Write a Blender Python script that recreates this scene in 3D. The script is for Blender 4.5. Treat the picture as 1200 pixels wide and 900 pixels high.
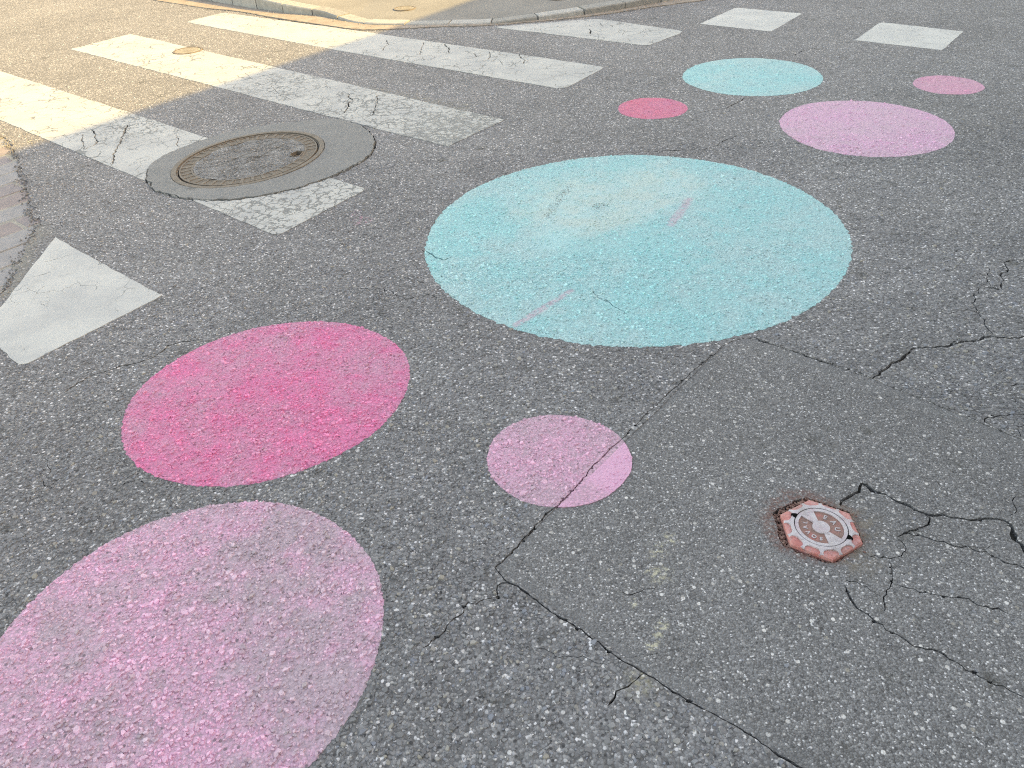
import bpy, math, random
import numpy as np
from mathutils import Vector, Matrix
from mathutils.geometry import delaunay_2d_cdt

random.seed(7)
RNG = np.random.default_rng(11)
for o in list(bpy.data.objects):
    bpy.data.objects.remove(o)
SC = bpy.context.scene
COL = SC.collection

# ------------------------------------------------------------------ camera
PITCH, ROLL, CAMH = math.radians(36.8), math.radians(-3.5), 1.5
cam_data = bpy.data.cameras.new('camera')
cam_data.sensor_width = 36.0
cam_data.lens = 27.0
cam_data.clip_start = 0.05
cam_data.clip_end = 2000
cam = bpy.data.objects.new('camera', cam_data)
COL.objects.link(cam)
cam.rotation_mode = 'XYZ'
cam.matrix_world = (Matrix.Translation((0, 0, CAMH))
                    @ Matrix.Rotation(math.pi / 2 - PITCH, 4, 'X')
                    @ Matrix.Rotation(ROLL, 4, 'Z'))
SC.camera = cam

# ------------------------------------------------------------------ daylight
SUN_EL = math.radians(30)
EAVE_ANG = math.radians(53)                      # the eave that throws the shade runs this way
EU = np.array([math.cos(EAVE_ANG), math.sin(EAVE_ANG)])
EN = np.array([math.sin(EAVE_ANG), -math.cos(EAVE_ANG)])
SUN_SKEW = math.radians(30)
SUN_H = EN * math.cos(SUN_SKEW) + EU * math.sin(SUN_SKEW)   # horizontal direction to the sun
world = bpy.data.worlds.new('World')
SC.world = world
world.use_nodes = True
wnt = world.node_tree
wbg = wnt.nodes['Background']
sky = wnt.nodes.new('ShaderNodeTexSky')
sky.sky_type = 'NISHITA'
sky.sun_disc = False
sky.sun_elevation = SUN_EL
sky.sun_rotation = math.atan2(SUN_H[0], SUN_H[1])
sky.air_density = 1.0
sky.dust_density = 1.5
sky.ozone_density = 1.0
wnt.links.new(sky.outputs[0], wbg.inputs[0])
wbg.inputs[1].default_value = 0.15
sun_data = bpy.data.lights.new('sun', 'SUN')
sun_data.energy = 2.0
sun_data.angle = math.radians(0.35)
sun_data.color = (1.0, 0.82, 0.36)
sun = bpy.data.objects.new('sun', sun_data)
COL.objects.link(sun)
sun_dir = Vector((SUN_H[0] * math.cos(SUN_EL), SUN_H[1] * math.cos(SUN_EL), math.sin(SUN_EL)))
sun.rotation_euler = sun_dir.to_track_quat('Z', 'Y').to_euler()
sun.location = sun_dir * 40
VS = SC.view_settings
VS.view_transform = 'Standard'
VS.look = 'None'
VS.gamma = 1.0
VS.use_curve_mapping = False
VS.exposure = 1.93
VS.use_white_balance = True                      # the photograph is balanced for the shade
VS.white_balance_temperature = 11200
VS.white_balance_tint = 10

SC.cycles.max_bounces = 2
SC.cycles.use_denoising = False
SC.cycles.filter_width = 1.1

# ------------------------------------------------------------------ layout, metres on the road plane
CIRC={
 'cyan':(0.559,3.067,0.902),
 'pinkBL':(-0.784,1.084,0.452),
 'mag':(-0.799,2.040,0.448),
 'small':(0.121,1.638,0.200),
 'pinkR':(2.032,4.182,0.457),
 'cyanS':(1.715,5.256,0.448),
 'coral':(0.955,4.712,0.208),
 'rosefar':(2.806,4.816,0.199),
 'manframe':(-1.389,4.259,0.415),
 'smallcover':(-2.553,6.956,0.122),
 'pavcover1':(-0.802,8.122,0.120),
 'pavcover2':(0.649,7.991,0.097),
 'hexlid':(0.757,1.310,0.063),
}
S1=[(-4.804,7.378),(-0.670,3.714),(-1.022,3.230),(-3.991,5.905)]
S2=[(-3.681,7.285),(-3.332,7.771),(0.056,4.656),(-0.277,4.260)]
S3=[(-2.945,8.166),(-2.665,8.516),(-1.076,7.244),(0.801,5.677),(0.456,5.208),(-1.212,6.624)]
S4=[(0.019,7.146),(0.936,7.227),(1.561,6.578),(1.197,6.194)]
S5=[(1.731,6.808),(2.169,7.330),(2.627,6.950),(2.202,6.408)]
S6=[(2.699,6.001),(3.097,6.494),(3.533,6.055),(3.146,5.588)]
S7=[(-2.087,3.358),(-1.384,2.738),(-1.735,2.284),(-2.009,2.549)]
patch=[(-0.070,1.253),(0.738,2.164),(0.798,2.190),(0.835,2.196),(1.145,1.915),(1.438,1.595)]
collar=[(-1.883,4.006),(-1.950,4.212),(-1.923,4.379),(-1.826,4.544),(-1.672,4.725),(-1.485,4.817),(-1.230,4.866),(-1.048,4.898),(-0.885,4.802),(-0.766,4.637),(-0.695,4.403),(-0.700,4.225),(-0.738,4.101),(-0.834,3.957),(-0.931,3.856),(-1.046,3.761),(-1.186,3.707),(-1.348,3.668),(-1.518,3.694),(-1.680,3.771),(-1.799,3.866)]
brick_edge=[(-3.153,4.977),(-2.966,4.728),(-2.777,4.441),(-2.665,4.228),(-2.542,4.027),(-2.426,3.808),(-2.349,3.672),(-2.254,3.539),(-2.234,3.461),(-2.215,3.367),(-2.188,3.275),(-2.129,3.040),(-2.098,2.946),(-2.083,2.829)]
gutter_out=[(-3.269,9.168),(-2.936,8.804),(-2.515,8.533),(-2.081,8.113),(-1.693,7.784),(-1.335,7.495),(-1.163,7.348),(-0.932,7.303),(-0.631,7.288),(-0.406,7.277),(-0.106,7.212),(0.042,7.205),(0.491,7.249),(0.950,7.344),(1.439,7.547),(1.948,7.741)]
gutter_in=[(-2.697,8.906),(-2.356,8.590),(-1.943,8.247),(-1.573,8.026),(-1.374,7.767),(-1.107,7.518),(-0.713,7.394),(-0.256,7.303),(0.043,7.238),(0.343,7.273),(0.802,7.369),(1.286,7.555),(1.808,7.825)]
stain=[(0.337,1.275),(0.276,1.005),(0.306,1.063),(0.248,1.126),(0.376,1.314),(0.248,0.934),(-0.648,3.349)]
cyan_patch=[(0.121,3.064),(0.223,3.545),(0.509,3.834),(0.809,3.784),(0.921,3.469),(0.770,3.173),(0.471,2.959),(0.216,2.953)]
CRACKS=[
 (7,[(1.145,1.915),(1.177,1.940),(1.216,1.973),(1.267,1.996),(1.306,2.046),(1.354,2.071),(1.400,2.076),(1.451,2.066),(1.512,2.085),(1.555,2.090),(1.590,2.102),(1.630,2.108),(1.660,2.094),(1.695,2.095),(1.768,2.098)]), # main_right
 (4,[(1.633,2.118),(1.635,2.160),(1.655,2.213),(1.646,2.254),(1.663,2.316),(1.692,2.343),(1.705,2.384),(1.743,2.404),(1.786,2.424),(1.814,2.402),(1.847,2.449),(1.873,2.498),(1.906,2.534),(1.934,2.579),(1.967,2.602),(2.038,2.586)]), # right_up
 (2.5,[(1.649,2.271),(1.600,2.277),(1.575,2.268),(1.535,2.267)]), # r1
 (3,[(1.883,2.503),(1.907,2.500),(1.924,2.478),(1.935,2.464)]), # r2
 (2,[(1.786,2.424),(1.815,2.492),(1.855,2.554),(1.888,2.543)]), # r3
 (4,[(0.835,2.196),(0.880,2.149),(0.950,2.095),(1.014,2.033),(1.067,1.989),(1.119,1.946),(1.145,1.915)]), # ptop
 (2,[(1.177,1.889),(1.246,1.808),(1.287,1.758),(1.310,1.752),(1.326,1.734),(1.361,1.679),(1.408,1.628),(1.463,1.575)]), # ptop2
 (4,[(1.370,1.686),(1.392,1.699),(1.425,1.704),(1.463,1.704),(1.532,1.694)]), # r4
 (4,[(1.538,1.835),(1.580,1.844),(1.633,1.843)]), # r5
 (2,[(1.433,1.607),(1.455,1.650),(1.501,1.661)]), # r6
 (3,[(0.738,2.164),(0.678,2.099),(0.550,1.972),(0.481,1.898),(0.413,1.823),(0.348,1.744)]), # pleft1
 (4,[(0.348,1.744),(0.272,1.659),(0.215,1.591),(0.172,1.533),(0.119,1.472),(0.089,1.439),(0.062,1.414),(0.020,1.357),(-0.003,1.330),(-0.033,1.290),(-0.070,1.253)]), # pleft2
 (4,[(-0.070,1.253),(-0.040,1.206),(0.000,1.175),(0.033,1.142),(0.063,1.109),(0.097,1.078),(0.124,1.056),(0.164,1.017),(0.205,0.972),(0.241,0.944),(0.262,0.927),(0.293,0.899),(0.315,0.878),(0.361,0.845),(0.405,0.812),(0.452,0.770),(0.485,0.741),(0.517,0.713),(0.566,0.668)]), # pbot
 (3.5,[(-0.042,1.206),(-0.065,1.197),(-0.078,1.170),(-0.108,1.153),(-0.143,1.136),(-0.172,1.098),(-0.200,1.065),(-0.234,1.034)]), # br1
 (3,[(0.249,0.938),(0.225,0.925),(0.205,0.914),(0.178,0.893),(0.157,0.869)]), # br2
 (7,[(0.837,1.395),(0.865,1.415),(0.905,1.443),(0.931,1.477),(0.942,1.450),(0.969,1.431),(0.987,1.404),(1.008,1.381),(1.028,1.361),(1.043,1.347),(1.091,1.331),(1.130,1.322),(1.169,1.313),(1.217,1.315),(1.230,1.302),(1.226,1.268),(1.215,1.219),(1.209,1.180)]), # hexcrack
 (4,[(1.042,1.344),(1.049,1.326),(1.026,1.310),(0.996,1.293),(0.973,1.289),(0.940,1.277)]), # h1
 (4,[(0.971,1.283),(0.998,1.273),(1.017,1.260),(1.040,1.250),(1.056,1.240),(1.083,1.230),(1.116,1.213),(1.139,1.198),(1.159,1.178),(1.212,1.146)]), # h2
 (2,[(1.301,1.387),(1.280,1.358),(1.267,1.335),(1.246,1.313)]), # h3
 (1.8,[(0.938,1.272),(0.945,1.241),(0.932,1.220),(0.889,1.207),(0.864,1.209),(0.838,1.222)]), # h4
 (1.8,[(0.887,1.205),(0.884,1.179),(0.876,1.154),(0.861,1.135),(0.846,1.118),(0.829,1.096),(0.817,1.068),(0.809,1.059)]), # h5
 (3,[(0.877,1.134),(0.896,1.117),(0.915,1.104),(0.940,1.097),(0.967,1.088),(0.992,1.091),(1.019,1.086),(1.030,1.069),(1.043,1.056),(1.063,1.047),(1.089,1.034)]), # h6
 (3,[(0.753,1.145),(0.755,1.120),(0.760,1.093),(0.761,1.070),(0.773,1.052),(0.787,1.033),(0.807,1.005),(0.828,0.988),(0.841,0.968),(0.865,0.960),(0.891,0.943),(0.909,0.925),(0.925,0.902),(0.944,0.887),(0.958,0.864),(0.981,0.857),(0.992,0.844),(1.023,0.824)]), # h7
 (1.5,[(0.759,1.150),(0.784,1.138),(0.808,1.121),(0.823,1.101)]), # h8
 (6,[(1.378,4.628),(1.462,4.712),(1.548,4.798)]), # t1
 (3,[(1.102,4.537),(1.268,4.601),(1.368,4.630)]), # t2
 (5,[(0.816,3.992),(0.940,3.996),(1.039,3.992),(1.093,3.969),(1.177,4.033),(1.237,4.089),(1.322,4.142)]), # t3
 (4,[(2.138,5.689),(2.232,5.786),(2.324,5.838),(2.365,5.779)]), # t4
 (5,[(-1.509,2.111),(-1.476,2.171),(-1.420,2.215),(-1.374,2.251),(-1.304,2.264),(-1.257,2.307),(-1.241,2.371),(-1.181,2.387),(-1.120,2.391)]), # l1
 (2,[(-1.429,1.614),(-1.376,1.596),(-1.357,1.618),(-1.350,1.655),(-1.324,1.681)]), # l2
 (3,[(-0.453,2.798),(-0.406,2.771),(-0.352,2.743),(-0.299,2.715)]), # l3
 (3,[(-0.589,2.710),(-0.546,2.691),(-0.485,2.690),(-0.393,2.599),(-0.311,2.622)]), # l4
 (9,[(-2.349,5.010),(-2.296,4.791),(-2.270,4.666),(-2.251,4.546),(-2.184,4.303)]), # z1
 (6,[(-2.549,4.948),(-2.497,4.859),(-2.482,4.794),(-2.422,4.722),(-2.428,4.634),(-2.452,4.581)]), # z2
 (4,[(-2.578,4.873),(-2.535,4.757),(-2.452,4.581)]), # z3
 (4,[(-1.966,4.763),(-1.914,4.647),(-1.891,4.541)]), # z4
 (6,[(-0.880,6.914),(-0.842,6.729),(-0.865,6.678),(-0.872,6.542)]), # s3a
 (9,[(-0.377,6.641),(-0.338,6.493),(-0.326,6.330)]), # s3b
 (5,[(-0.548,6.742),(-0.558,6.547),(-0.559,6.333)]), # s3c
 (6,[(-0.208,6.380),(-0.174,6.319),(-0.160,6.316)]), # s3d
 (6,[(-0.140,6.285),(-0.107,6.175)]), # s3e
 (7,[(-0.021,6.308),(-0.010,6.177),(-0.030,6.082)]), # s3f
 (7,[(0.206,6.202),(0.213,6.074),(0.241,5.993),(0.224,5.901)]), # s3g
 (4,[(-0.057,5.943),(-0.095,5.812)]), # s3h
 (4,[(0.046,6.064),(0.080,5.888)]), # s3i
 (7,[(0.833,6.863),(0.812,6.686)]), # s4a
 (5,[(1.014,6.940),(1.026,6.874)]), # s4b
 (4,[(0.936,7.059),(0.944,6.896)]), # s4c
 (6,[(-0.994,5.413),(-0.951,5.269),(-0.955,5.123),(-0.977,4.969)]), # s2a
 (5,[(-0.787,5.331),(-0.769,5.104),(-0.770,4.912)]), # s2b
 (3,[(-1.595,5.744),(-1.455,5.449),(-1.345,5.330)]), # s2c
 (4,[(-0.350,3.013),(-0.292,2.942),(-0.254,2.899),(-0.219,2.932)]), # cy1
 (3,[(0.318,2.578),(0.358,2.509),(0.411,2.428),(0.437,2.389)]), # cy2
]

# ------------------------------------------------------------------ node helpers
class MT:
    """small helper that writes node trees as expressions"""
    def __init__(s, name, rough=0.85, spec=0.35):
        s.m = bpy.data.materials.new(name)
        s.m.use_nodes = True
        s.t = s.m.node_tree
        s.b = s.t.nodes['Principled BSDF']
        s.b.inputs['Roughness'].default_value = rough
        s.b.inputs['Specular IOR Level'].default_value = spec
        g = s.t.nodes.new('ShaderNodeNewGeometry')
        s.pos = g.outputs['Position']; s.cache = {}
    def put(s, node, i, v):
        if isinstance(v, bpy.types.NodeSocket):
            s.t.links.new(v, node.inputs[i])
        elif v is not None:
            if isinstance(v, tuple) and len(v) == 3 and node.inputs[i].type == 'RGBA':
                v = (*v, 1)
            node.inputs[i].default_value = v
    def math(s, op, a, b=0.0, c=0.0, clamp=False):
        n = s.t.nodes.new('ShaderNodeMath'); n.operation = op; n.use_clamp = clamp
        s.put(n, 0, a); s.put(n, 1, b); s.put(n, 2, c)
        return n.outputs[0]
    def mul(s, a, b): return s.math('MULTIPLY', a, b)
    def add(s, a, b): return s.math('ADD', a, b)
    def sub(s, a, b): return s.math('SUBTRACT', a, b)
    def vmath(s, op, a, b=None, out=0):
        n = s.t.nodes.new('ShaderNodeVectorMath'); n.operation = op
        s.put(n, 0, a)
        if b is not None: s.put(n, 1, b)
        return n.outputs[out]
    def noise(s, scale, detail=3.0, rough=0.55, vec=None, col=False):
        key = (scale, detail, rough, col)
        if vec is None and key in s.cache: return s.cache[key]
        n = s.t.nodes.new('ShaderNodeTexNoise')
        if vec is None: s.cache[key] = n.outputs['Color'] if col else n.outputs['Fac']
        s.put(n, 'Vector', vec or s.pos); s.put(n, 'Scale', scale); s.put(n, 'Detail', detail); s.put(n, 'Roughness', rough)
        return n.outputs['Color'] if col else n.outputs['Fac']
    def voro(s, scale, feature='F1', vec=None, rnd=1.0):
        n = s.t.nodes.new('ShaderNodeTexVoronoi'); n.feature = feature
        s.put(n, 'Vector', vec or s.pos); s.put(n, 'Scale', scale); s.put(n, 'Randomness', rnd)
        return n
    def cell(s, scale):
        v = s.voro(scale)
        sp = s.t.nodes.new('ShaderNodeSeparateColor'); s.put(sp, 0, v.outputs['Color'])
        return v.outputs['Distance'], sp.outputs[0], sp.outputs[1]
    def step(s, v, a, b):
        n = s.t.nodes.new('ShaderNodeMapRange'); n.interpolation_type = 'SMOOTHSTEP'
        s.put(n, 0, v); s.put(n, 1, a); s.put(n, 2, b)
        return n.outputs[0]
    def ramp(s, v, stops, const=False):
        n = s.t.nodes.new('ShaderNodeValToRGB'); e = n.color_ramp.elements
        if const: n.color_ramp.interpolation = 'CONSTANT'
        while len(e) < len(stops): e.new(0.5)
        for q, (p, c) in zip(e, stops):
            q.position = p; q.color = (*((c, c, c) if isinstance(c, (int, float)) else c), 1)
        s.put(n, 0, v)
        return n.outputs[0]
    def mix(s, f, a, b, blend='MIX'):
        n = s.t.nodes.new('ShaderNodeMix'); n.data_type = 'RGBA'; n.blend_type = blend
        s.put(n, 0, f); s.put(n, 6, a); s.put(n, 7, b)
        return n.outputs[2]
    def scale(s, c, f):
        n = s.t.nodes.new('ShaderNodeVectorMath'); n.operation = 'SCALE'
        s.put(n, 0, c); s.put(n, 'Scale', f)
        return n.outputs[0]
    def attr(s, name):
        n = s.t.nodes.new('ShaderNodeAttribute'); n.attribute_name = name
        return n.outputs['Fac']
    def warp(s, amount, scale):
        c = s.vmath('SUBTRACT', s.noise(scale, 3, 0.6, col=True), (0.5, 0.5, 0.5))
        return s.vmath('ADD', s.pos, s.scale(c, amount))
    def blob(s, x, y, r0, r1, wob=0.0, wscale=9.0):
        """1 inside r0 of a point, 0 beyond r1, with a wobbly edge"""
        p = s.vmath('MULTIPLY', s.pos, (1, 1, 0))
        d = s.vmath('DISTANCE', p, (x, y, 0), out='Value')
        if wob: d = s.add(d, s.mul(s.sub(s.noise(wscale, 2, 0.6), 0.5), wob))
        return s.sub(1.0, s.step(d, r0, r1))
    def line(s, a, b, w0, w1, wob=0.02):
        """1 along the segment a-b"""
        p = s.vmath('MULTIPLY', s.pos, (1, 1, 0))
        ab = (b[0] - a[0], b[1] - a[1]); L2 = ab[0] ** 2 + ab[1] ** 2
        q = s.vmath('SUBTRACT', p, (a[0], a[1], 0))
        t = s.math('DIVIDE', s.vmath('DOT_PRODUCT', q, (ab[0], ab[1], 0), out='Value'), L2, clamp=True)
        n = s.t.nodes.new('ShaderNodeCombineXYZ'); s.put(n, 0, s.mul(t, ab[0])); s.put(n, 1, s.mul(t, ab[1]))
        d = s.vmath('DISTANCE', q, n.outputs[0], out='Value')
        d = s.add(d, s.mul(s.sub(s.noise(14, 2, 0.6), 0.5), wob))
        return s.sub(1.0, s.step(d, w0, w1))
    def mx(s, *a):
        r = a[0]
        for q in a[1:]: r = s.math('MAXIMUM', r, q)
        return r
    def done(s, col, height=None, dist=0.002, strength=1.0, rough=None):
        s.put(s.b, 'Base Color', col)
        if rough is not None: s.put(s.b, 'Roughness', rough)
        if height is not None:
            n = s.t.nodes.new('ShaderNodeBump')
            n.inputs['Strength'].default_value = strength; n.inputs['Distance'].default_value = dist
            s.put(n, 'Height', height); s.t.links.new(n.outputs[0], s.b.inputs['Normal'])
        return s.m

STONE = [(0.0, (.135, .137, .141)), (0.20, (.185, .187, .190)), (0.50, (.215, .217, .220)), (0.66, (.240, .241, .241)),
         (0.76, (.195, .215, .250)), (0.83, (.29, .27, .23)), (0.885, (.30, .30, .295)), (0.945, (.40, .39, .375)), (0.975, (.50, .49, .48)), (1.0, (.55, .54, .53))]

def large_tone(M):
    """old traffic wear and dirt: slow changes of the surface's own tone"""
    a = M.noise(0.9, 2, 0.55); b = M.noise(5.0, 3, 0.6)
    return M.add(0.56, M.add(M.mul(a, 0.50), M.mul(b, 0.38)))

def oil(M, c):
    f = M.mul(M.step(M.noise(7.5, 4, 0.62), 0.60, 0.73), 0.62)
    return M.mix(f, c, (.085, .082, .075))

def mat_asphalt(name, gain=1.0, fine=False, extra=None, chips=False, plain=False):
    M = MT(name, 0.8, 0.4)
    L = M.mul(large_tone(M), gain)
    if chips:
        t = M.attr('tone')
        c = M.ramp(t, STONE)
        c = M.scale(c, M.add(0.80, M.mul(M.noise(420, 3, 0.7), 0.40)))
        h = None; dist = 0.0012
    else:
        d, r, g = M.cell(240 if fine else 150)
        c = M.ramp(r, [(0, .125), (0.4, .185), (0.75, (.245, .247, .250)), (0.93, (.31, .31, .305)), (0.965, .50), (1, .70)])
        c = M.mix(M.mul(M.step(d, 0.45, 0.85), .55), c, (.085, .086, .090))
        d2, r2, g2 = M.cell(62)
        spark = M.mul(M.step(r2, 0.885, 0.90), M.sub(1.0, M.step(d2, 0.24, 0.36)))
        c = M.mix(M.mul(spark, 0.85), c, M.ramp(g2, [(0, (.30, .28, .24)), (0.4, (.55, .54, .52)), (1, (.78, .77, .74))]))
        d3, r3, g3 = M.cell(85)
        pit_dark = M.mul(M.step(r3, 0.74, 0.76), M.sub(1.0, M.step(d3, 0.26, 0.42)))
        c = M.mix(M.mul(pit_dark, 0.45 if fine else 0.70), c, (.030, .030, .032))  # shade of small voids between stones, painted as dark spots without relief
        h = M.add(M.mul(M.sub(1.0, d), 0.9), M.mul(M.noise(90, 1, 0.65), 0.9)); dist = 0.0028
    c = M.vmath('MULTIPLY', M.scale(c, L), (1.02, .99, 1.012))
    if not plain: c = oil(M, c)
    if extra: c = extra(M, c)
    return M.done(c, h, dist, 1.0)

HEXC = (0.757, 1.308)
def patch_marks(M, c):
    # rust-red paint dust round the valve cover and cream splashes
    red = M.mul(M.blob(HEXC[0] - .016, HEXC[1] + .020, 0.104, 0.142, 0.07, 26), M.step(M.noise(95, 4, .75), .42, .54))
    c = M.mix(M.mul(red, 0.70), c, (.22, .110, .095))
    tan = M.mul(M.mx(M.blob(HEXC[0] + .09, HEXC[1] + .02, 0.03, 0.10, 0.05, 22), M.blob(HEXC[0] + .05, HEXC[1] - .10, 0.02, 0.08, 0.05, 22)), M.step(M.noise(45, 4, .7), .35, .65))
    c = M.mix(M.mul(tan, 0.7), c, (.27, .225, .18))
    rim = M.mx(M.line((-.070, 1.253), (.738, 2.164), .006, .036, .05), M.mx(M.line((-.070, 1.253), (.53, .70), .006, .040, .05), M.line((.80, 2.19), (1.5, 1.53), .006, .036, .05)))
    c = M.mix(M.mul(rim, .40), c, (.225, .225, .232))
    f = None
    for x, y, r in ((.337, 1.275, .040), (.276, 1.005, .022), (.306, 1.063, .030), (.250, 1.126, .020), (.376, 1.314, .030), (.330, 1.20, .045), (.300, 1.035, .020)):
        b = M.blob(x, y, r * .20, r * .85, r * 1.8, 34)
        f = b if f is None else M.mx(f, b)
    f = M.mul(f, M.step(M.noise(75, 4, .7), .46, .60))
    c = M.mix(M.mul(f, 0.75), c, (.74, .69, .52))
    return c
def road_marks(M, c):
    f = M.blob(.235, .915, .010, .050, .06, 30)
    c = M.mix(M.mul(f, M.mul(M.step(M.noise(80, 4, .7), .42, .6), .6)), c, (.46, .41, .29))
    p = M.mul(M.mx(M.blob(-.648, 3.349, .01, .07, .10, 20), M.blob(-.69, 3.42, .005, .05, .08, 20)), M.step(M.noise(60, 3, .7), .50, .62))
    c = M.mix(M.mul(p, .8), c, (.62, .36, .45))
    sand = M.mx(M.blob(-2.25, 3.40, .03, .16, .10, 12), M.line((-2.25, 3.45), (-2.08, 2.85), .02, .10, .10))
    c = M.mix(M.mul(sand, .6), c, (.30, .285, .255))
    y = M.mul(M.line((-1.0, 5.55), (-.25, 4.95), .02, .16, .2), M.step(M.noise(30, 4, .7), .45, .62))
    c = M.mix(M.mul(y, .45), c, (.33, .31, .23))
    return c

ROAD = mat_asphalt('asphalt', 1.29, extra=road_marks)
ROADCHIP = mat_asphalt('asphalt_stones', 1.33, chips=True, extra=road_marks)
PATCH = mat_asphalt('patch_asphalt', 1.24, fine=True, extra=patch_marks)
PATCHCHIP = mat_asphalt('patch_stones', 1.29, chips=True, extra=patch_marks)

def mat_collar():
    M = MT('collar_asphalt', 0.85, 0.3)
    d, r, g = M.cell(330)
    c = M.ramp(r, [(0, .215), (0.6, .275), (0.95, (.31, .31, .31)), (0.985, .42), (1, .55)])
    c = M.scale(c, M.add(.78, M.mul(M.noise(6, 5, .6), .44)))
    c = M.mix(M.mul(M.step(M.noise(11, 5, .6), .60, .75), .4), c, (.07, .068, .065))
    return M.done(c, M.add(M.mul(M.sub(1, d), .5), M.noise(120, 4, .7)), .0015)
COLLAR = mat_collar()

def mat_paint(name, colr, fade, dirt, wear=0.45, chips_dark=0.3, special=None):
    """road paint over rough asphalt; stone tops keep paint, voids coloured darker for dirt and painted shade"""
    M = MT(name, 0.7, 0.35)
    t = M.attr('tone')                                   # 0 on the sheet, >0 on stones
    on = M.step(t, 0.005, 0.01)
    big = M.noise(2.6, 5, .6); mid = M.noise(13, 4, .65)
    f = M.step(M.add(M.mul(big, .65), M.mul(mid, .35)), 0.40, 0.62)
    c = M.mix(M.mul(f, wear * 1.3), colr, fade)
    d, r, g = M.cell(150)
    cb = M.scale(c, M.add(.76, M.mul(r, .26)))
    cb = M.mix(M.mul(M.step(d, .42, .80), .60), cb, dirt)
    d3, r3, g3 = M.cell(75)
    pit_dark = M.mul(M.step(r3, .84, .86), M.sub(1., M.step(d3, .2, .4)))
    cb = M.mix(M.mul(pit_dark, .8), cb, M.scale(dirt if not isinstance(dirt, tuple) else M.mix(0.0, dirt, dirt), .5))  # spots darker still: shade of deep voids put into the colour
    cc = M.scale(c, M.add(.84, M.mul(M.math('FRACT', M.mul(t, 17.3)), .42)))
    bare = M.mul(M.step(M.math('FRACT', M.mul(t, 5.7)), 1 - chips_dark, 1 - chips_dark + .02), M.step(M.add(big, M.mul(mid, .5)), .62, .85))
    cc = M.mix(M.mul(bare, .40), cc, M.ramp(t, STONE))
    cc = M.mix(M.mul(M.step(M.noise(260, 3, .7), .60, .72), .25), cc, dirt)
    c = M.mix(on, cb, cc)
    if special: c = special(M, c)
    h = M.add(M.mul(M.sub(1., d), .9), M.mul(M.noise(110, 1, .65), .8))
    return M.done(c, h, .0024)

def cyan_special(M, c):
    # old smooth repair inside the disc: yellowish, scuffed, with a pale blue lip; pink wheel streaks
    b = M.mx(M.blob(.40, 3.36, .20, .42, .34, 4), M.blob(.70, 3.52, .14, .40, .34, 4))
    n = M.noise(6.5, 3, .6)
    c = M.mix(M.mul(b, .75), c, M.mix(M.step(n, .38, .62), (.52, .73, .74), (.57, .70, .67)))
    l = M.blob(.22, 3.02, .03, .16, .10, 9)
    c = M.mix(M.mul(l, .6), c, (.42, .76, .79))
    p = M.mx(M.line((.03, 2.36), (.25, 2.58), .006, .022, .02), M.line((.74, 3.10), (.88, 3.36), .008, .03, .03))
    c = M.mix(M.mul(p, M.mul(.80, M.step(M.noise(70, 3, .7), .30, .55))), c, (.60, .48, .56))
    g = M.mul(M.mx(M.line((.20, 3.26), (.35, 3.62), .005, .03, .05), M.blob(.46, 3.34, .02, .07, .08, 20)), M.step(M.noise(110, 4, .7), .52, .58))
    return M.mix(M.mul(g, .8), c, (.10, .09, .08))
def small_special(M, c):
    # where the disc runs over the patch the surface is smoother and the paint stays brighter
    q = M.vmath('DOT_PRODUCT', M.vmath('SUBTRACT', M.pos, (-.070, 1.253, 0)), (.748, -.664, 0), out='Value')
    s = M.mul(M.step(q, .001, .004), M.sub(1., M.mul(M.blob(.185, 1.47, .03, .09, .06, 30), .8)))
    return M.mix(M.mul(s, .85), c, (.90, .48, .69))

CY = (.38, .77, .80); PK = (.92, .52, .71); MG = (.96, .27, .50); LP = (.90, .50, .68)
P_CYAN = mat_paint('cyan_road_paint', CY, (.56, .76, .78), (.26, .46, .49), .55, .2, cyan_special)
P_CYAN2 = mat_paint('light_cyan_road_paint', CY, (.56, .75, .76), (.32, .54, .57), .5, .2)
P_PINK = mat_paint('lilac_pink_road_paint', PK, (.67, .50, .58), (.42, .31, .37), .85, .3)
P_MAG = mat_paint('magenta_road_paint', MG, (.74, .42, .56), (.54, .18, .31), .62, .2)
P_SMALL = mat_paint('soft_pink_road_paint', LP, (.72, .50, .60), (.42, .30, .36), .7, .25, small_special)
P_ROSE = mat_paint('pale_pink_road_paint', (.90, .53, .74), (.80, .57, .69), (.52, .36, .44), .6, .2)
P_CORAL = mat_paint('coral_pink_road_paint', (.92, .25, .38), (.82, .28, .45), (.52, .16, .22), .7, .2)
P_ROSE2 = mat_paint('rose_road_paint', (.90, .42, .60), (.82, .48, .62), (.55, .27, .36), .6, .2)

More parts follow.
